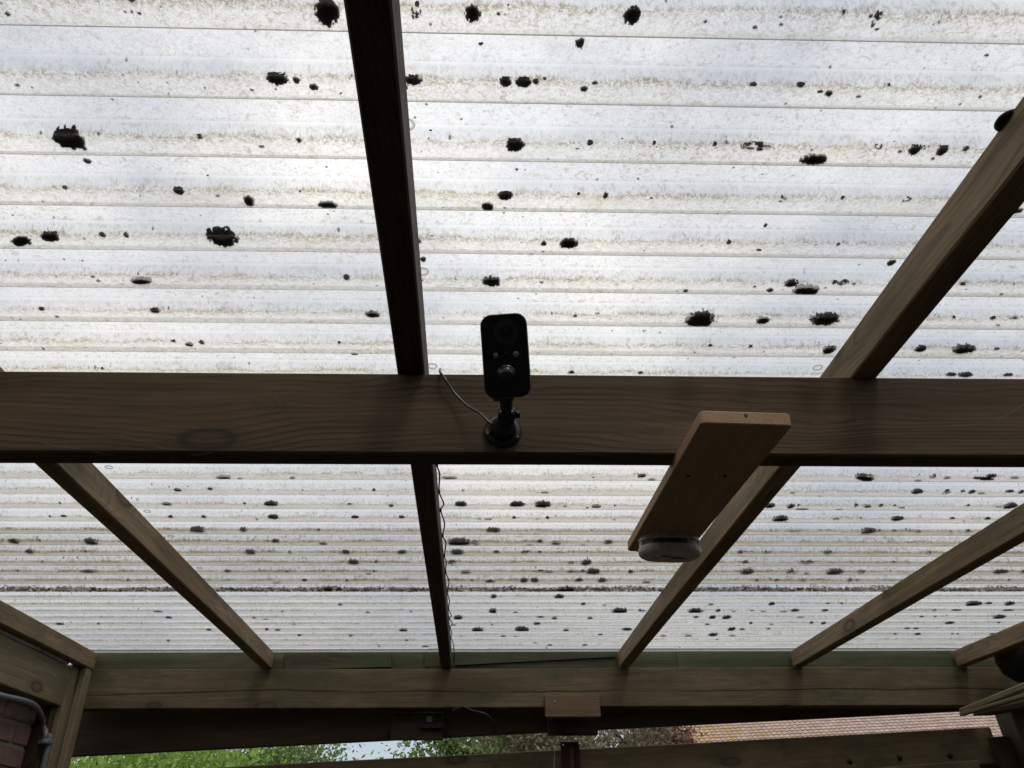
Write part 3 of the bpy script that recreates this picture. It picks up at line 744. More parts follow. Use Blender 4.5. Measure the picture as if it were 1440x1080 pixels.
on_face('led', [(.0034, .0), (.0030, .0008), (.001, .0010)], 697, 500, M_LED)
on_face('led', [(.0040, .0), (.0036, .0008), (.001, .0010)], 725.5, 498, M_LED)
on_face('status_light', [(.0010, .0), (.0008, .0004)], 711, 496.5, plain('blue indicator plastic', (.02, .02, .25), .3))
on_face('motion_window', [(.0122, .0), (.0120, .0010), (.0110, .0012), (.0104, .0025), (.0085, .0062), (.005, .0085), (.001, .0092)], 712, 526, M_PIR)
# neck, knuckle, base
neck_t = atD(712, 556, D0 + .030); joint = atD(712, 583, 1.02); base_c = bm_base
V, Fs = tube([neck_t + Vector((0, 0, .01)), (neck_t + joint) / 2, joint], .0085, 16, radii=[.0105, .0085, .0085]); link('neck', mesh('neck', V, Fs, M_BLACK, True), I4, sec)
me = box_mesh('bracket_lug', .028, .012, .010, M_BLACK, bev=.002); link('bracket_lug', me, Matrix.Translation(neck_t + Vector((-.004, 0, -.002))), sec)
V, Fs = tube([joint + Vector((-.0115, 0, 0)), joint + Vector((.0115, 0, 0))], .0095, 18); link('knuckle', mesh('knuckle', V, Fs, M_BLACK, True), I4, sec)
for s in (-1, 1):
    V, Fs = tube([joint + Vector((s * .0065, -.004, -.001)), joint + Vector((s * .0065, -.0115, -.001))], .0022, 10); link('pin', mesh('pin', V, Fs, M_CHROME, True), I4, sec)
V, Fs = tube([joint + Vector((.0115, 0, 0)), joint + Vector((.019, 0, 0))], .005, 10); link('thumb_screw', mesh('thumb_screw', V, Fs, M_BLACK, True), I4, sec)
V, Fs = tube([joint + Vector((0, .004, -.004)), base_c + Vector((0, -.022, -.004)), base_c + Vector((0, -.008, -.002))], .01, 20, radii=[.011, .0165, .021]); link('arm', mesh('arm', V, Fs, M_BLACK, True), I4, sec)
V, Fs = lathe([(.0285, 0), (.0287, .004), (.026, .0075), (.020, .0095), (.012, .0105)], 32)
link('base', mesh('base', V, Fs, M_RIM, True), Matrix.Translation(base_c + Vector((0, .002, 0))) @ Matrix.Rotation(R(90), 4, 'X'), sec)
for px, py in ((686, 610), (728, 615)):
    V, Fs = lathe([(.003, 0), (.0028, .001), (.001, .0012)], 10); link('screw', mesh('screw', V, Fs, M_SENSORD, True), Matrix.Translation(atY(px, py, .9868)) @ Matrix.Rotation(R(90), 4, 'X'), sec)
P = spline([atY(619, 519, 1.01), atY(619.5, 524, .990), atY(626, 533, .982), atY(637, 550, .985), atY(655, 569, .98), atY(673, 580, .97), atY(684, 590, .965), atY(691, 596, .965), atY(703, 596.5, .972)], 8)
V, Fs = tube(P, .0022, 10); link('cable', mesh('cable', V, Fs, M_CABLE, True), I4, sec)

# ---------------------------------------------------------------- wire strung along the centre rafter
xr2 = lambda y: -.108 + SK * y + .022
P = []; yy = 1.10; k = 0; rr = random.Random(3)
while yy < 3.1:
    P.append(Vector((xr2(yy) + .0015, yy, .712))); P.append(Vector((xr2(yy) + .006 + rr.uniform(-.003, .005), yy + rr.uniform(.03, .07), .704 + rr.uniform(-.008, .004)))); yy += rr.uniform(.09, .20)
P.append(Vector((xr2(3.12) + .012, 3.12, .69))); P.append(Vector((xr2(3.15) + .010, 3.15, .665)))
wi = thing('light_wire', (xr2(2), 2, .70), 'thin black wire looped along the centre rafter behind the main beam', 'wire')
V, Fs = tube(spline(P, 5), .0018, 6); link('wire', mesh('wire', V, Fs, M_WIRE, True), I4, wi)
for p in P[::2]:
    link('clip', box_mesh('clip', .005, .007, .009, M_WIRE, bev=.001), Matrix.Translation(p), wi)

# ---------------------------------------------------------------- washers under the sheet
def washer(px, py, lab, rad=.0075):
    p = atZ(px, py, Z0 - .0015)
    V = []; Fs = []; s1, s2 = 18, 6
    for i in range(s1):
        for j in range(s2):
            t, u = 2 * math.pi * i / s1, 2 * math.pi * j / s2
            q = rad + .0018 * math.cos(u); V.append((q * math.cos(t), q * math.sin(t), .0014 * math.sin(u)))
    for i in range(s1):
        for j in range(s2):
            Fs.append((i * s2 + j, ((i + 1) % s1) * s2 + j, ((i + 1) % s1) * s2 + (j + 1) % s2, i * s2 + (j + 1) % s2))
    o = link('washer', mesh('washer', V, Fs, M_WASH, True), Matrix.Translation(p)); tag(o, lab, 'washer', 'clear plastic washers under the sheet')
for px, py, lab in ((573, 175, 'clear ring washer high beside the centre rafter'), (594.5, 382, 'clear ring washer halfway down beside the centre rafter'),
                    (608, 515, 'clear ring washer just above the beam beside the centre rafter'), (1150, 517, 'clear ring washer where the right rafter meets the beam'),
                    (153, 657, 'clear ring washer below the beam beside the left rafter'), (207, 719, 'clear ring washer second below the beam beside the left rafter'),
                    (240, 754, 'clear ring washer third below the beam beside the left rafter'), (281, 799, 'clear ring washer near the debris strip beside the left rafter')):
    washer(px, py, lab)
pcap = atZ(1419, 168, Z0 - .001)
V, Fs = lathe([(.015, 0), (.0165, .002), (.015, .005), (.009, .007), (.002, .0075)], 24)
tag(link('screw_cap', mesh('screw_cap', V, Fs, M_IRON, True), Matrix.Translation(pcap) @ Matrix.Rotation(R(180), 4, 'X')), 'black domed screw cap half hidden behind the right rafter', 'cap')

# ---------------------------------------------------------------- debris strip where the sheets overlap
rr = random.Random(11); V = []; Fs = []; Ms = []
for k in range(12000):
    x = rr.uniform(-1.7, 3.2)
    y = E23 - .033 + abs(rr.gauss(.018, .010)); y = min(y, E23 - .0005)
    z = sheet_z(y) + .001 + rr.random() ** 1.5 * .013 * (.6 + .4 * math.sin(x * 9) * math.sin(x * 23 + 1))
    s = rr.uniform(.002, .0065); dr = Vector((rr.uniform(-1, 1), rr.uniform(-1, 1), rr.uniform(-.6, .6))).normalized(); sd_ = dr.cross(Vector((rr.uniform(-1, 1), rr.uniform(-1, 1), 1))).normalized()
    upn = dr.cross(sd_); c = Vector((x, y, z)); b0 = len(V)
    for aa, bb, cc_ in ((1, 0, 0), (0, .5, 0), (-1, 0, 0), (0, -.5, 0), (0, 0, .4), (0, 0, -.4)): V.append(c + dr * s * aa + sd_ * s * bb + upn * s * cc_)
    for f in ((0, 1, 4), (1, 2, 4), (2, 3, 4), (3, 0, 4), (1, 0, 5), (2, 1, 5), (3, 2, 5), (0, 3, 5)): Fs.append(tuple(i + b0 for i in f)); Ms.append(0 if rr.random() < .62 else 1)
me = mesh('leaf_debris', V, Fs, M_STAIN); me.materials[0] = moss_mat('brown leaf crumbs', (.035, .02, .012), (.11, .06, .035)); me.materials.append(plain('pale crumbs', (.6, .56, .48), .9, .1)); me.polygons.foreach_set('material_index', Ms)
tag(link('leaf_debris', me, I4), 'long strip of brown and pale leaf crumbs caught where the sheets overlap', 'debris', kind='stuff')
# ---------------------------------------------------------------- MOSS
MOSS = """181 1 13 9;8 21 8 7;184 18 4 4;456 20 32 35 r;387 111 28 19 r;415 115 12 10 l;440 125 13 11;22 122 7 5;89 198 43 30 o 12;115 210 9 8;280 191 8 8 r;419 199 8 8;367 208 8 5;120 228 12 9 l;93 257 8 6 l;249 270 16 12;305 277 5 4;348 284 15 17 o;459 292 26 12;27 340 32 15 o 20;67 334 27 14 r 25;308 336 40 24 r;144 327 9 8 l;179 323 9 8 l;196 396 28 13 o;129 391 6 4;137 397 7 4;487 390 10 9;217 438 14 9;57 435 9 6;79 447 6 4;523 443 20 12;243 481 7 4;265 486 12 7;283 480 8 8 r;498 499 10 5;477 480 5 4;147 508 4 4
584 16 20 24 s;664 21 22 22 r;701 21 5 6;891 25 22 24 r;817 63 14 15 r;580 114 26 15;570 125 8 7 r;711 117 18 15;736 116 23 16;754 117 10 8 r;822 127 12 9;837 119 9 6;765 88 4 4;724 201 25 20 r;830 201 10 8;919 193 5 6;1234 28 20 20 s;1063 40 8 5;993 32 5 5;1182 5 6 6;1100 36 5 5;1061 121 13 7;1127 119 13 8 l;1168 134 12 10;1209 138 7 5;1246 108 4 4;1390 80 8 4;1381 138 5 5;1064 206 38 13 s;1045 204 10 7 s;1148 226 36 17 r;1237 207 14 7 s;1290 211 16 15 r;1328 211 16 16;1360 208 9 8 r;1303 207 9 6 s;1314 225 6 5;1267 215 6 4;1003 190 7 7 l;1097 264 12 12 s;1277 279 13 8 s;1186 279 6 5;711 277 22 14;686 294 17 13;852 274 8 9;727 240 4 4;813 262 5 4;1078 319 6 6;1022 323 7 7 l;1180 345 6 5;801 344 26 15 r;765 344 9 8 r;588 341 9 8;691 397 24 16 r;801 397 7 6 s;762 399 5 4;965 410 8 6;840 431 8 4 s;809 446 6 5;988 452 35 24 r;1075 452 18 13;1162 449 36 22 r;1084 409 10 8;1115 400 17 12 r;1136 409 33 17 r;1187 398 16 10 s;1172 390 7 7;1202 401 6 4;1062 405 5 4;1256 371 12 10;1168 493 16 13 r;996 470 7 4;907 467 8 4 s;804 525 9 5;901 525 7 5;1056 487 7 5 l;595 366 9 9
1434 298 16 9;1356 401 9 6;1410 415 6 4;1343 448 5 4;1398 448 8 6;1428 449 12 5 s;1405 459 6 3;1297 491 15 11 r;1358 492 32 15 r;1403 492 9 5;1338 525 14 6;1358 524 18 8 r;1418 526 14 5
21 755 14 8;129 755 17 11 r;43 770 11 6;85 704 4 3;71 723 4 3;89 727 9 3;58 752 3 5;122 770 4 3;61 785 4 3;123 804 20 5;181 812 4 3;132 826 8 4;222 860 14 3;237 868 9 3;85 874 12 3;139 875 4 3;294 884 7 3;237 898 4 3
313 672 20 7;337 674 8 3;249 690 11 6;295 688 7 4;234 710 14 5;381 708 18 8 r;344 708 4 3;240 726 7 4;286 727 7 4;384 726 14 7 r;361 731 4 3;277 743 19 9 r;342 744 10 6 r;387 760 11 5;352 773 14 7 r;408 774 7 5 s;454 764 11 6 l;486 776 12 6;565 775 13 6;497 790 14 7 r;529 790 4 3;411 673 8 4;526 684 6 5 l;491 710 7 3;550 712 7 5;499 727 11 5;565 727 9 4;448 746 5 3;507 759 5 4 s;320 803 10 3;403 801 5 4 l;518 807 8 3;526 804 4 3;428 815 8 4;488 815 5 3;389 820 12 3;461 828 12 8 r;477 828 9 7 l;578 825 3 4;478 850 6 4;397 860 4 3;517 861 5 3;578 860 4 3;357 869 5 3;373 871 8 2;413 878 5 2;375 884 5 4;390 886 8 3;567 886 10 5 r;421 893 5 3;493 894 6 3;572 897 5 2;533 909 4 2;598 910 9 3 r
631 673 22 5;903 670 11 6 r;917 677 11 4;651 691 3 3;766 694 12 3;648 710 18 8;727 710 20 8 r;764 710 22 10 r;795 713 6 3;839 713 14 6;826 715 5 3;865 712 4 3;681 731 19 4 s;723 728 6 4;770 729 6 4;756 731 4 2;864 732 5 2;694 746 18 7 r;646 762 30 12 r;668 764 12 8 s;745 767 10 3;759 762 8 4;782 764 14 6;820 767 8 3;856 763 12 6 r;643 774 18 8 r;698 776 9 4;738 776 12 5 s;759 776 6 3;636 791 12 8 s;803 792 9 4;824 789 14 8 r;655 805 14 5 r;689 817 15 6 l;664 816 5 3;765 804 26 4 s;812 804 26 4 s;834 803 18 8 r;737 815 10 6 r;752 815 12 6 r;814 815 11 5;847 815 11 6 r;887 804 8 5;909 819 12 5 l;720 828 5 3;738 828 4 2;797 831 24 8 r;787 838 14 6;694 838 8 6;820 848 7 4;850 851 5 2;693 859 10 7 r;725 862 6 3;760 863 12 2;872 859 20 8 r;903 858 10 4 s;644 868 12 7;780 869 8 4 r;830 869 8 4;692 878 4 3;755 877 9 4 r;638 879 6 3;671 886 15 6 r;734 886 18 7 r;796 886 8 4;882 885 13 4 r;844 888 8 2;708 895 7 3;725 895 5 2;649 895 4 2;773 904 8 2;822 904 8 2
1218 672 29 12 r -20;1292 677 12 3;1312 665 8 8 s;1333 673 9 4 r;1384 674 32 5 r -12;1395 669 13 6 r;1428 673 12 4;1291 692 15 8 r;1332 691 9 7 s;1355 692 8 4 s;1368 692 9 6;1381 695 11 3;1421 692 12 4;1437 691 7 6;1154 699 7 2;1115 694 7 3;1211 693 3 2;1084 712 12 8 r;1113 713 10 7 r;1128 717 18 3;1122 706 4 3;1181 718 11 2;1204 710 8 6 s;1221 713 10 5 r;1240 712 6 5;1259 712 5 3;1269 715 9 3;1362 711 6 3;1405 714 10 2;1422 710 18 9 r;1098 730 21 10 r;1106 736 6 2;1177 731 11 4 s;1263 730 16 8 r;1211 730 4 2;1340 730 8 3;1389 728 9 4;1222 746 19 9 r;1119 748 17 3 s;1237 747 5 3;1258 746 8 3 s;1292 748 9 4;1338 748 4 2;1361 744 6 5;1041 775 6 5 r;1163 774 12 7 s;1078 775 12 4 s;1305 772 6 4 s;1133 787 22 6 s;1048 790 8 4 r;1257 789 6 2;1051 803 17 8 r;1115 804 20 7 s;1135 807 9 3;1174 802 22 9 r;1210 801 10 6 s;1064 815 5 3;1092 815 7 3;1128 813 8 4 s;1195 812 6 5;1205 812 4 3;1075 829 18 2;1124 828 7 3 l;1085 846 9 5;1000 850 8 3;1164 848 6 2;1183 845 5 2;978 859 19 7 r;1010 858 7 4;1032 860 6 2;1058 859 6 2;1074 860 8 2;1102 860 12 2;1118 857 11 4 r;1160 857 9 4;979 868 8 3;1002 867 9 5 r;1022 867 11 6 r;1126 868 12 2;995 878 7 3;1056 876 5 3;1085 878 6 2;1141 874 5 4;1158 875 7 4;1029 884 10 5 r;1044 885 8 3;1081 884 5 2;933 894 8 3;968 894 9 3;1003 892 12 5 r;1030 894 11 2;1008 899 3 2
1405 797 20 6 r;1437 797 7 5;1417 810 4 2;1368 843 22 8;1389 844 9 3 r;1418 842 13 6 r;1314 855 5 4 s;1345 858 15 2;1417 857 18 2;1404 862 16 6 r;1314 864 4 2;1296 866 6 2;1334 871 12 4 r;1403 871 5 2;1275 882 8 2;1288 883 9 2;1258 888 4 3;1290 889 8 3 r;1338 887 3 3;1346 887 3 3;1394 887 10 2"""
def hit_sheet(px, py):
    d = ray(px, py); y = (Z0 - .004) / (d.z / d.y)
    for _ in range(400):
        if y * d.z / d.y >= sheet_z(y): break
        y += .0006
    return d * (y / d.y)
def clump_mesh(rx, ry, t, kind, rnd, y0, ang, lo, hi):
    V = []; Fs = []
    ca, sa = math.cos(ang), math.sin(ang)
    def lump(cx, cy, ax, ay, th, n, jag):
        base = len(V); low = [rnd.uniform(-1, 1) for _ in range(5)]; sz = (ax + ay) / 2
        rad = []
        for k in range(n):
            a = 2 * math.pi * k / n
            q = 1 + .10 * low[0] * math.sin(a + low[1] * 3) + .10 * low[2] * math.sin(2 * a + low[3] * 3) + .06 * low[4] * math.sin(3 * a)
            rad.append(max(.35, q + rnd.uniform(-jag, jag)))
        def put(x, y, up):
            X, Y = cx + x, cy + y
            X, Y = X * ca - Y * sa, X * sa + Y * ca
            Y = min(max(Y, lo - y0), hi - y0); V.append((X, Y, sheet_z(y0 + Y) - sheet_z(y0) + up))
        rings = ((1.0, .0), (.97, .25), (.72, .8), (.38, 1.0))
        for s, hgt in rings:
            for k in range(n):
                a = 2 * math.pi * k / n; r = rad[k] * s + (1 - s) * .0
                put(ax * r * math.cos(a), ay * r * math.sin(a), .0004 + th * hgt * (rnd.uniform(.55, 1.3) if hgt else 1))
        put(0, 0, th * rnd.uniform(.9, 1.1)); top = len(V) - 1
        put(0, 0, .0004); bot = len(V) - 1
        for i in range(3):
            for k in range(n): q = (k + 1) % n; Fs.append((base + i * n + k, base + i * n + q, base + (i + 1) * n + q, base + (i + 1) * n + k))
        for k in range(n):
            q = (k + 1) % n; Fs.append((base + 3 * n + k, base + 3 * n + q, top)); Fs.append((base + q, base + k, bot))
    big = rx > .006
    n = 30 if rx > .01 else (18 if big else 9)
    if kind == 's':            # broken ring of crumbs
        m = 12 if big else 6
        for k in range(m):
            a = rnd.uniform(0, 6.28); q = rnd.uniform(.35, .95)
            lump(rx * q * math.cos(a), ry * q * math.sin(a), rx * rnd.uniform(.12, .34), max(ry * rnd.uniform(.15, .36), .0008), t * rnd.uniform(.5, 1), 9, .25)
    else:
        lump(0, 0, rx * .9, ry * .92, t, n, {'r': .22, 'o': .08, 'l': .18}.get(kind, .15))
        m = (22 if kind == 'r' else 11) if big else 4
        for k in range(m):
            a = 6.28 * (k + rnd.random()) / m; q = rnd.uniform(.78, 1.02 if kind == 'r' else .92)
            s = rnd.uniform(.07, .20)
            lump(rx * q * math.cos(a), ry * q * math.sin(a), max(rx * s, .0008), max(ry * s * 1.2, .0008), t * rnd.uniform(.4, 1.0), 7, .25)
    return V, Fs
rows = {}
rm = random.Random(21)
for it in MOSS.replace('\n', ';').split(';'):
    p = it.split(); px, py, w, h = map(float, p[:4]); kind = p[4] if len(p) > 4 else 'm'; ang = float(p[5]) if len(p) > 5 else 0
    c = hit_sheet(px, py + h * .46); dep = c.dot(CF); el = math.atan2(c.z, c.y)
    rx = w * dep / FPX / 2 * 1.04; hh_ = h * dep / FPX
    t = max(.0010, min(.22 * rx * 2, .010, .45 * hh_ / math.cos(el))) if el < .72 else max(.001, min(.2 * rx, .004, .3 * hh_ / math.cos(el)))
    ry = max(rx * .3, min(rx * 1.3, (hh_ - t * math.cos(el)) / math.sin(el) / 2))
    cc_ = hit_sheet(px, py + h * .1); q = (cc_.y - EDGE) % PER; e = cc_.y - q                  # e = far edge of the trough before this point
    if q > PER - .0445:                                  # in or just above the trough: it sits in the trough
        e += PER; lo, hi = e - .0335, e - .0008
    elif q > .008: lo, hi = e + .009, e + .041           # on the crest
    else: lo, hi = e - .0335, e - .0008
    if 2 * ry > (hi - lo) * .9 and lo < e and el > .72: lo -= .004
    if 2 * ry > (hi - lo) * 1.25: ry = (hi - lo) * .625
    yc = min(max(c.y - ry * .9, lo + ry * .75), hi - ry * .92)
    d_ = ray(px, py + h * .46); c = Vector((d_.x * yc / d_.y, yc, 0))
    t = max(.0010, min(.007 if el > .72 else .0105, rx * .9, (hh_ - 2 * ry * math.sin(el)) / math.cos(el))) if hh_ > 2 * ry * math.sin(el) else t
    top_sheet = c.y < E23 - .036
    c.z = sheet_z(c.y) + (.0030 if top_sheet else .0010)
    V, Fs = clump_mesh(rx, ry, t if kind != 'l' else .0012, kind, rm, c.y, -R(ang), lo, hi)
    k = int(math.floor((c.y - EDGE) / PER + .42)); cx = c.x - SK * c.y
    bay = sum(cx > q for q in (-1.562, -.841, -.108, .629, 1.358, 2.055))
    rows.setdefault((bay, k), []).append((c.x, c, V, Fs, kind, w * dep / 1040))
ORD = 'zeroth first second third fourth fifth sixth seventh eighth ninth tenth eleventh twelfth thirteenth fourteenth fifteenth'.split()
BAY = ['far left', 'far left', 'left', 'middle', 'right', 'far right', 'farthest right']
NMOSS = 0
for (bay, k), lst in sorted(rows.items()):
    lst.sort(key=lambda q: q[0])
    if k <= 7: rw = ORD[8 - k] + ' corrugation before the beam'
    elif k < 23: rw = ORD[max(1, min(15, k - 9))] + ' corrugation behind the beam'
    else: rw = ORD[k - 22] + ' corrugation beyond the debris'
    for i, (x, c, V, Fs, kind, sz) in enumerate(lst):
        size = 'big' if sz > .028 else 'medium' if sz > .016 else 'small' if sz > .009 else 'tiny'
        shape = {'r': 'ragged', 's': 'crumbled', 'o': 'smooth', 'l': 'pale', 'm': 'dark'}[kind]
        what = 'lichen patch' if kind == 'l' else 'moss clump'
        pos = 'alone' if len(lst) == 1 else ORD[i + 1] + ' from left'
        o = link('lichen_patch' if kind == 'l' else 'moss_clump', mesh('moss_clump', V, Fs, M_LICH if kind == 'l' else M_MOSS), Matrix.Translation(c))
        tag(o, f'{size} {shape} {what}, {pos}, {rw}, {BAY[bay]} bay', 'lichen' if kind == 'l' else 'moss', 'moss clumps on the roof sheets'); NMOSS += 1
print('moss', NMOSS)
# loose specks nobody could count
rm = random.Random(5); V = []; Fs = []
for k in range(2600):
    x = rm.uniform(-1.65, 3.1); y = rm.uniform(.2, 3.12) if k % 3 else rm.uniform(1.2, 3.12)
    if rm.random() < .72:       # most lie in the trough
        y = EDGE + round((y - EDGE) / PER) * PER - rm.uniform(.002, .036)
    s = rm.uniform(.0005, .0019) if rm.random() < .9 else rm.uniform(.0018, .0034)
    z = sheet_z(y) + (.0030 if y < E23 - .036 else .0014); b0 = len(V); a0 = rm.random() * 6; el = rm.uniform(.5, 1.8)
    for j in range(5):
        a = a0 + j * 1.2566; q = s * rm.uniform(.6, 1.2); V.append((x + q * el * math.cos(a), y + q * math.sin(a), z))
    V.append((x, y, z + s * .8)); Fs.append((b0 + 4, b0 + 3, b0 + 2, b0 + 1, b0)); Fs += [(b0 + j, b0 + (j + 1) % 5, b0 + 5) for j in range(5)]
tag(link('moss_crumbs', mesh('moss_crumbs', V, Fs, M_MOSS), I4), 'countless tiny moss specks strewn over the roof sheets', 'moss', kind='stuff')

# ---------------------------------------------------------------- beyond the fence
def leaf_mat(name, a, b, tr=.35):
    m, N, L = newmat(name); tc = N.new('ShaderNodeTexCoord')
    n = noise_(N, L, tc.outputs['Object'], 2.2, 4, .6).outputs[0]; n2_ = noise_(N, L, tc.outputs['Object'], 9, 2, .6).outputs[0]
    f = ramp(N, L, math_(N, L, 'ADD', math_(N, L, 'MULTIPLY', n, .5), math_(N, L, 'MULTIPLY', n2_, .5)), [(.38, 0), (.62, 1)])
    c = mix(N, L, f, a, b)
    d = N.new('ShaderNodeBsdfPrincipled'); d.inputs['Roughness'].default_value = .6; L.new(c, d.inputs['Base Color'])
    t = N.new('ShaderNodeBsdfTranslucent'); L.new(c, t.inputs[0]); x = N.new('ShaderNodeMixShader'); x.inputs[0].default_value = tr
    o = N.new('ShaderNodeOutputMaterial'); L.new(d.outputs[0], x.inputs[1]); L.new(t.outputs[0], x.inputs[2]); L.new(x.outputs[0], o.inputs[0]); return m
M_BARK = plain('bark', (.07, .055, .04), .95, .1, var=.4, scale=30)
def tree(name, x, y, h, rad, crown_lo, nclump, nleaf, ls, mat, label, cat='tree', seed=1, spread=.30, flat=1.0):
    rr = random.Random(seed)
    t = thing(name, (x, y, 0), label, cat, frame=I4)
    V, Fs = [], []
    def add(v, f): b = len(V); V.extend(v); Fs.extend(tuple(i + b for i in q) for q in f)
    lean = Vector((rr.uniform(-.1, .1), rr.uniform(-.1, .1), 0)) * h
    tr_ = [Vector((x, y, 0)) + lean * (k / 5) ** 2 + Vector((0, 0, h * .8 * k / 5)) for k in range(6)]
    r0 = h * .018 + .02
    v, f = tube(tr_, r0, 9, radii=[r0 * (1 - .15 * k) for k in range(6)]); add(v, f)
    cl = []
    zc_ = (h + crown_lo) / 2; hz = (h - crown_lo) / 2
    while len(cl) < nclump:
        p = Vector((rr.uniform(-1, 1), rr.uniform(-1, 1), rr.uniform(-1, 1)))
        if p.length > 1 or p.length < .25: continue
        cl.append(Vector((x + lean.x * .5 + p.x * rad, y + lean.y * .5 + p.y * rad * flat, zc_ + p.z * hz)))
    for c in cl[:26]:
        s = tr_[rr.randint(2, 5)]; mid = (s + c) / 2 + Vector((0, 0, -.05 * h * rr.random()))
        v, f = tube(spline([s, mid, c], 4), .01, 5, radii=[max(.003, r0 * .4 * (1 - k / 9)) for k in range(9)]); add(v, f)
    link('trunk', mesh('trunk', V, Fs, M_BARK), I4, t, I4)
    V, Fs = [], []
    for k in range(nleaf):
        c = rr.choice(cl); d = Vector((rr.gauss(0, 1), rr.gauss(0, 1), rr.gauss(0, .8))) * rad * spread
        p = c + d; a = Vector((rr.uniform(-1, 1), rr.uniform(-1, 1), rr.uniform(-1, 1))).normalized(); b = a.cross(Vector((rr.uniform(-1, 1), rr.uniform(-1, 1), rr.uniform(-1, 1)))).normalized()
        s = ls * rr.uniform(.6, 1.3); b0 = len(V); V += [p - a * s, p + b * s * .45, p + a * s, p - b * s * .45]; Fs.append((b0, b0 + 1, b0 + 2, b0 + 3))
    link('crown', mesh('crown', V, Fs, mat), I4, t, I4)
    return t
GL = leaf_mat('fresh green leaves', (.14, .24, .04), (.52, .70, .18), .55)
GL2 = leaf_mat('mid green leaves', (.08, .14, .04), (.28, .38, .12), .4)
BL = leaf_mat('olive brown leaves', (.12, .10, .055), (.26, .22, .13), .35)
RL = leaf_mat('russet leaves', (.14, .06, .04), (.22, .12, .08), .3)
a = world_at(210, 1060, 8.5); tree('leafy_tree', a.x, a.y, 2.92, 1.0, 1.5, 70, 30000, .030, GL, 'bright green leafy tree low behind the left part of the fence', seed=3)
a = world_at(375, 1060, 9.5); tree('leafy_tree', a.x, a.y, 3.02, .85, 1.6, 34, 14000, .032, GL2, 'looser green tree with sky showing through, left of the open sky gap', seed=8, spread=.26)
a = world_at(535, 1060, 9.5); tree('sapling', a.x, a.y, 2.70, .10, 1.7, 7, 200, .05, GL, 'thin yellow green sapling tip standing alone in the sky gap', seed=5, spread=.5)
a = world_at(650, 1060, 16); tree('sparse_tree', a.x, a.y, 4.2, 1.2, 2.2, 30, 5200, .06, GL2, 'sparse grey green tree right of the sky gap', seed=12, spread=.22)
a = world_at(765, 1060, 17); tree('olive_tree', a.x, a.y, 4.6, 1.35, 2.2, 60, 17000, .055, BL, 'dense olive brown tree behind the rusty hinge', seed=14)
a = world_at(878, 1060, 18); tree('sparse_tree', a.x, a.y, 4.6, 1.25, 2.3, 30, 4300, .06, BL, 'sparse brownish tree with bright sky gaps left of the tiled roof', seed=17, spread=.2)
a = world_at(928, 1060, 20); tree('russet_shrub', a.x, a.y, 4.7, .7, 2.4, 30, 9000, .055, RL, 'russet brown bush touching the left end of the tiled roof', 'bush', seed=19)

# neighbour's house with the tiled roof
YH = 30.0
A = world_at(952, 1046, YH); B = world_at(1470, 1022, YH)
ze = A.z - .45; rise = .62; slen = 4.2
hs = thing('neighbour_house', ((A.x + B.x) / 2, YH + 2, 0), 'neighbouring house with a long pinkish tiled roof, yellow lichen at its left', 'house', frame=I4)
x0, x1 = A.x, B.x
ang = math.atan(rise); ux = Vector((0, math.cos(ang), math.sin(ang))); un = Vector((0, -math.sin(ang), math.cos(ang)))
bx = Vector((x0, YH - .3, ze))
m, N, L = newmat('weathered clay tiles'); tc = N.new('ShaderNodeTexCoord'); sp = N.new('ShaderNodeSeparateXYZ'); L.new(tc.outputs['Object'], sp.inputs[0])
gm = N.new('ShaderNodeNewGeometry')
nz = noise_(N, L, tc.outputs['Object'], 1.4, 5, .7).outputs[0]
base = mix(N, L, gm.outputs['Random Per Island'], (.37, .27, .225), (.50, .38, .32))
base = mix(N, L, ramp(N, L, nz, [(.4, 0), (.65, .6)]), base, (.36, .29, .26))
lc = noise_(N, L, tc.outputs['Object'], 3.1, 4, .6).outputs[0]
gx = math_(N, L, 'DIVIDE', math_(N, L, 'SUBTRACT', sp.outputs[0], x0), 7.0)
lm = ramp(N, L, math_(N, L, 'SUBTRACT', lc, math_(N, L, 'MULTIPLY', gx, .25)), [(.36, 0), (.5, 1)])
base = mix(N, L, math_(N, L, 'MULTIPLY', lm, .6), base, (.42, .27, .06))
TM = finish(m, N, L, base, .9, .1)
V, Fs = [], []
tw, tl = .205, .235; rt = random.Random(2)
nr = int(slen / tl); nc = int((x1 - x0) / tw)
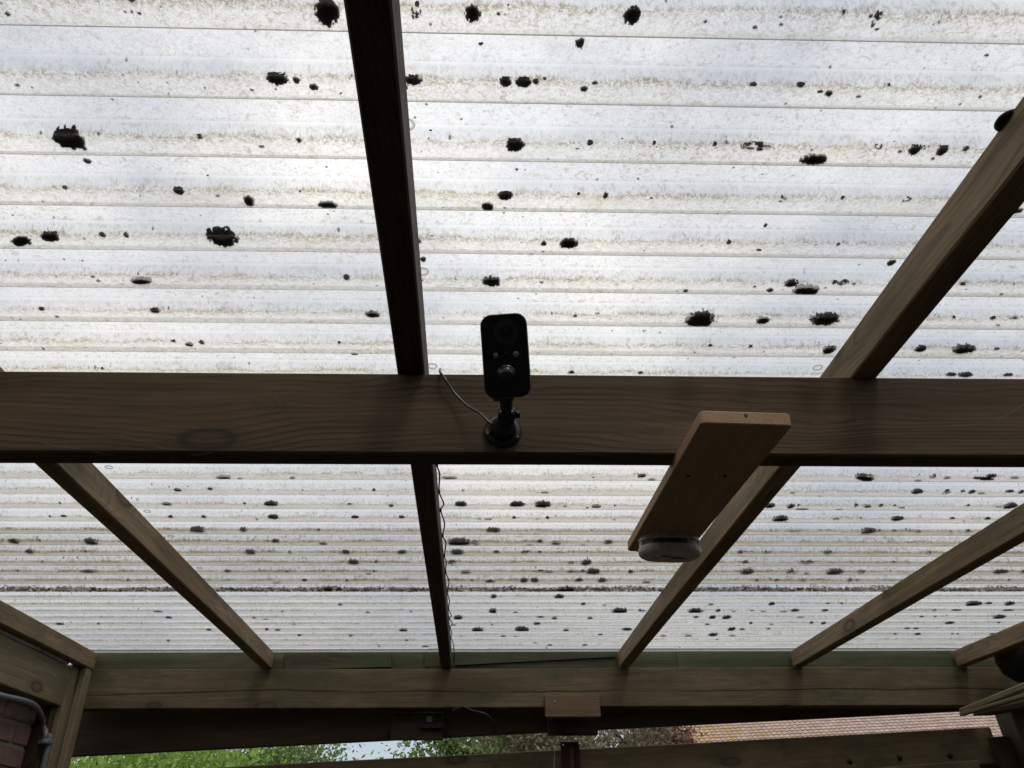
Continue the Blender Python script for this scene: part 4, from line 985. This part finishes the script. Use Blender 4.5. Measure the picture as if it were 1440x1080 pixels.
for r_ in range(nr):
    for c_ in range(nc):
        o0 = bx + Vector((c_ * tw, 0, 0)) + ux * (r_ * tl) + un * rt.uniform(-.004, .004)
        b0 = len(V)
        for s, lift in ((0, .045), (tl * 1.02, .012)):
            for q, hgt in ((0, .0), (.2, .028), (.5, .045), (.8, .028), (1, 0)):
                V.append(o0 + Vector((q * tw * .985, 0, 0)) + ux * (s - (.03 * math.sin(q * 3.14) if s == 0 else 0)) + un * (lift + hgt))
        for q, hgt in ((0, .0), (.5, .0), (1, 0)): V.append(o0 + Vector((q * tw * .985, 0, 0)) + un * -.005)
        Fs += [(b0 + j, b0 + j + 1, b0 + j + 6, b0 + j + 5) for j in range(4)] + [(b0, b0 + 10, b0 + 11, b0 + 2, b0 + 1), (b0 + 2, b0 + 11, b0 + 12, b0 + 4, b0 + 3)]
tag(link('roof_tiles', mesh('roof_tiles', V, Fs, TM), I4, hs, I4), kind='stuff')
top_ = bx + ux * slen
me = mesh('roof_deck', [bx - un * .02, Vector((x1, bx.y, bx.z)) - un * .02, Vector((x1, top_.y, top_.z)) - un * .02, top_ - un * .02, Vector((x1, top_.y + 3.6, ze)), Vector((x0, top_.y + 3.6, ze))],
          [(0, 1, 2, 3), (3, 2, 4, 5), (0, 3, 5), (1, 4, 2), (0, 5, 4, 1)], M_MORTAR)
link('roof_deck', me, I4, hs, I4)
board('verge_board', bx + Vector((-.10, 0, .03)), top_ + Vector((-.10, 0, .03)), .10, .16, M_BARGE, hs, I4, bev=.01)
hw = Matrix.Translation(((x0 + x1) / 2, YH + 3.6, ze / 2 - .05)); link('wall', box_mesh('wall', x1 - x0 - .6, 6.2, ze - .12, M_HWALL, bev=.02), hw, hs, I4)
for k in range(4):
    xw = x0 + 2 + k * (x1 - x0 - 3) / 3.4
    wf = link('window', box_mesh('window', 1.3, .12, 1.2, M_BARGE, bev=.01), Matrix.Translation((xw, YH + .47, 1.7)), hs, I4)
    link('pane', box_mesh('pane', 1.1, .03, 1.0, M_LENS, bev=.01), Matrix.Translation((xw, YH + .39, 1.7)), wf, I4)
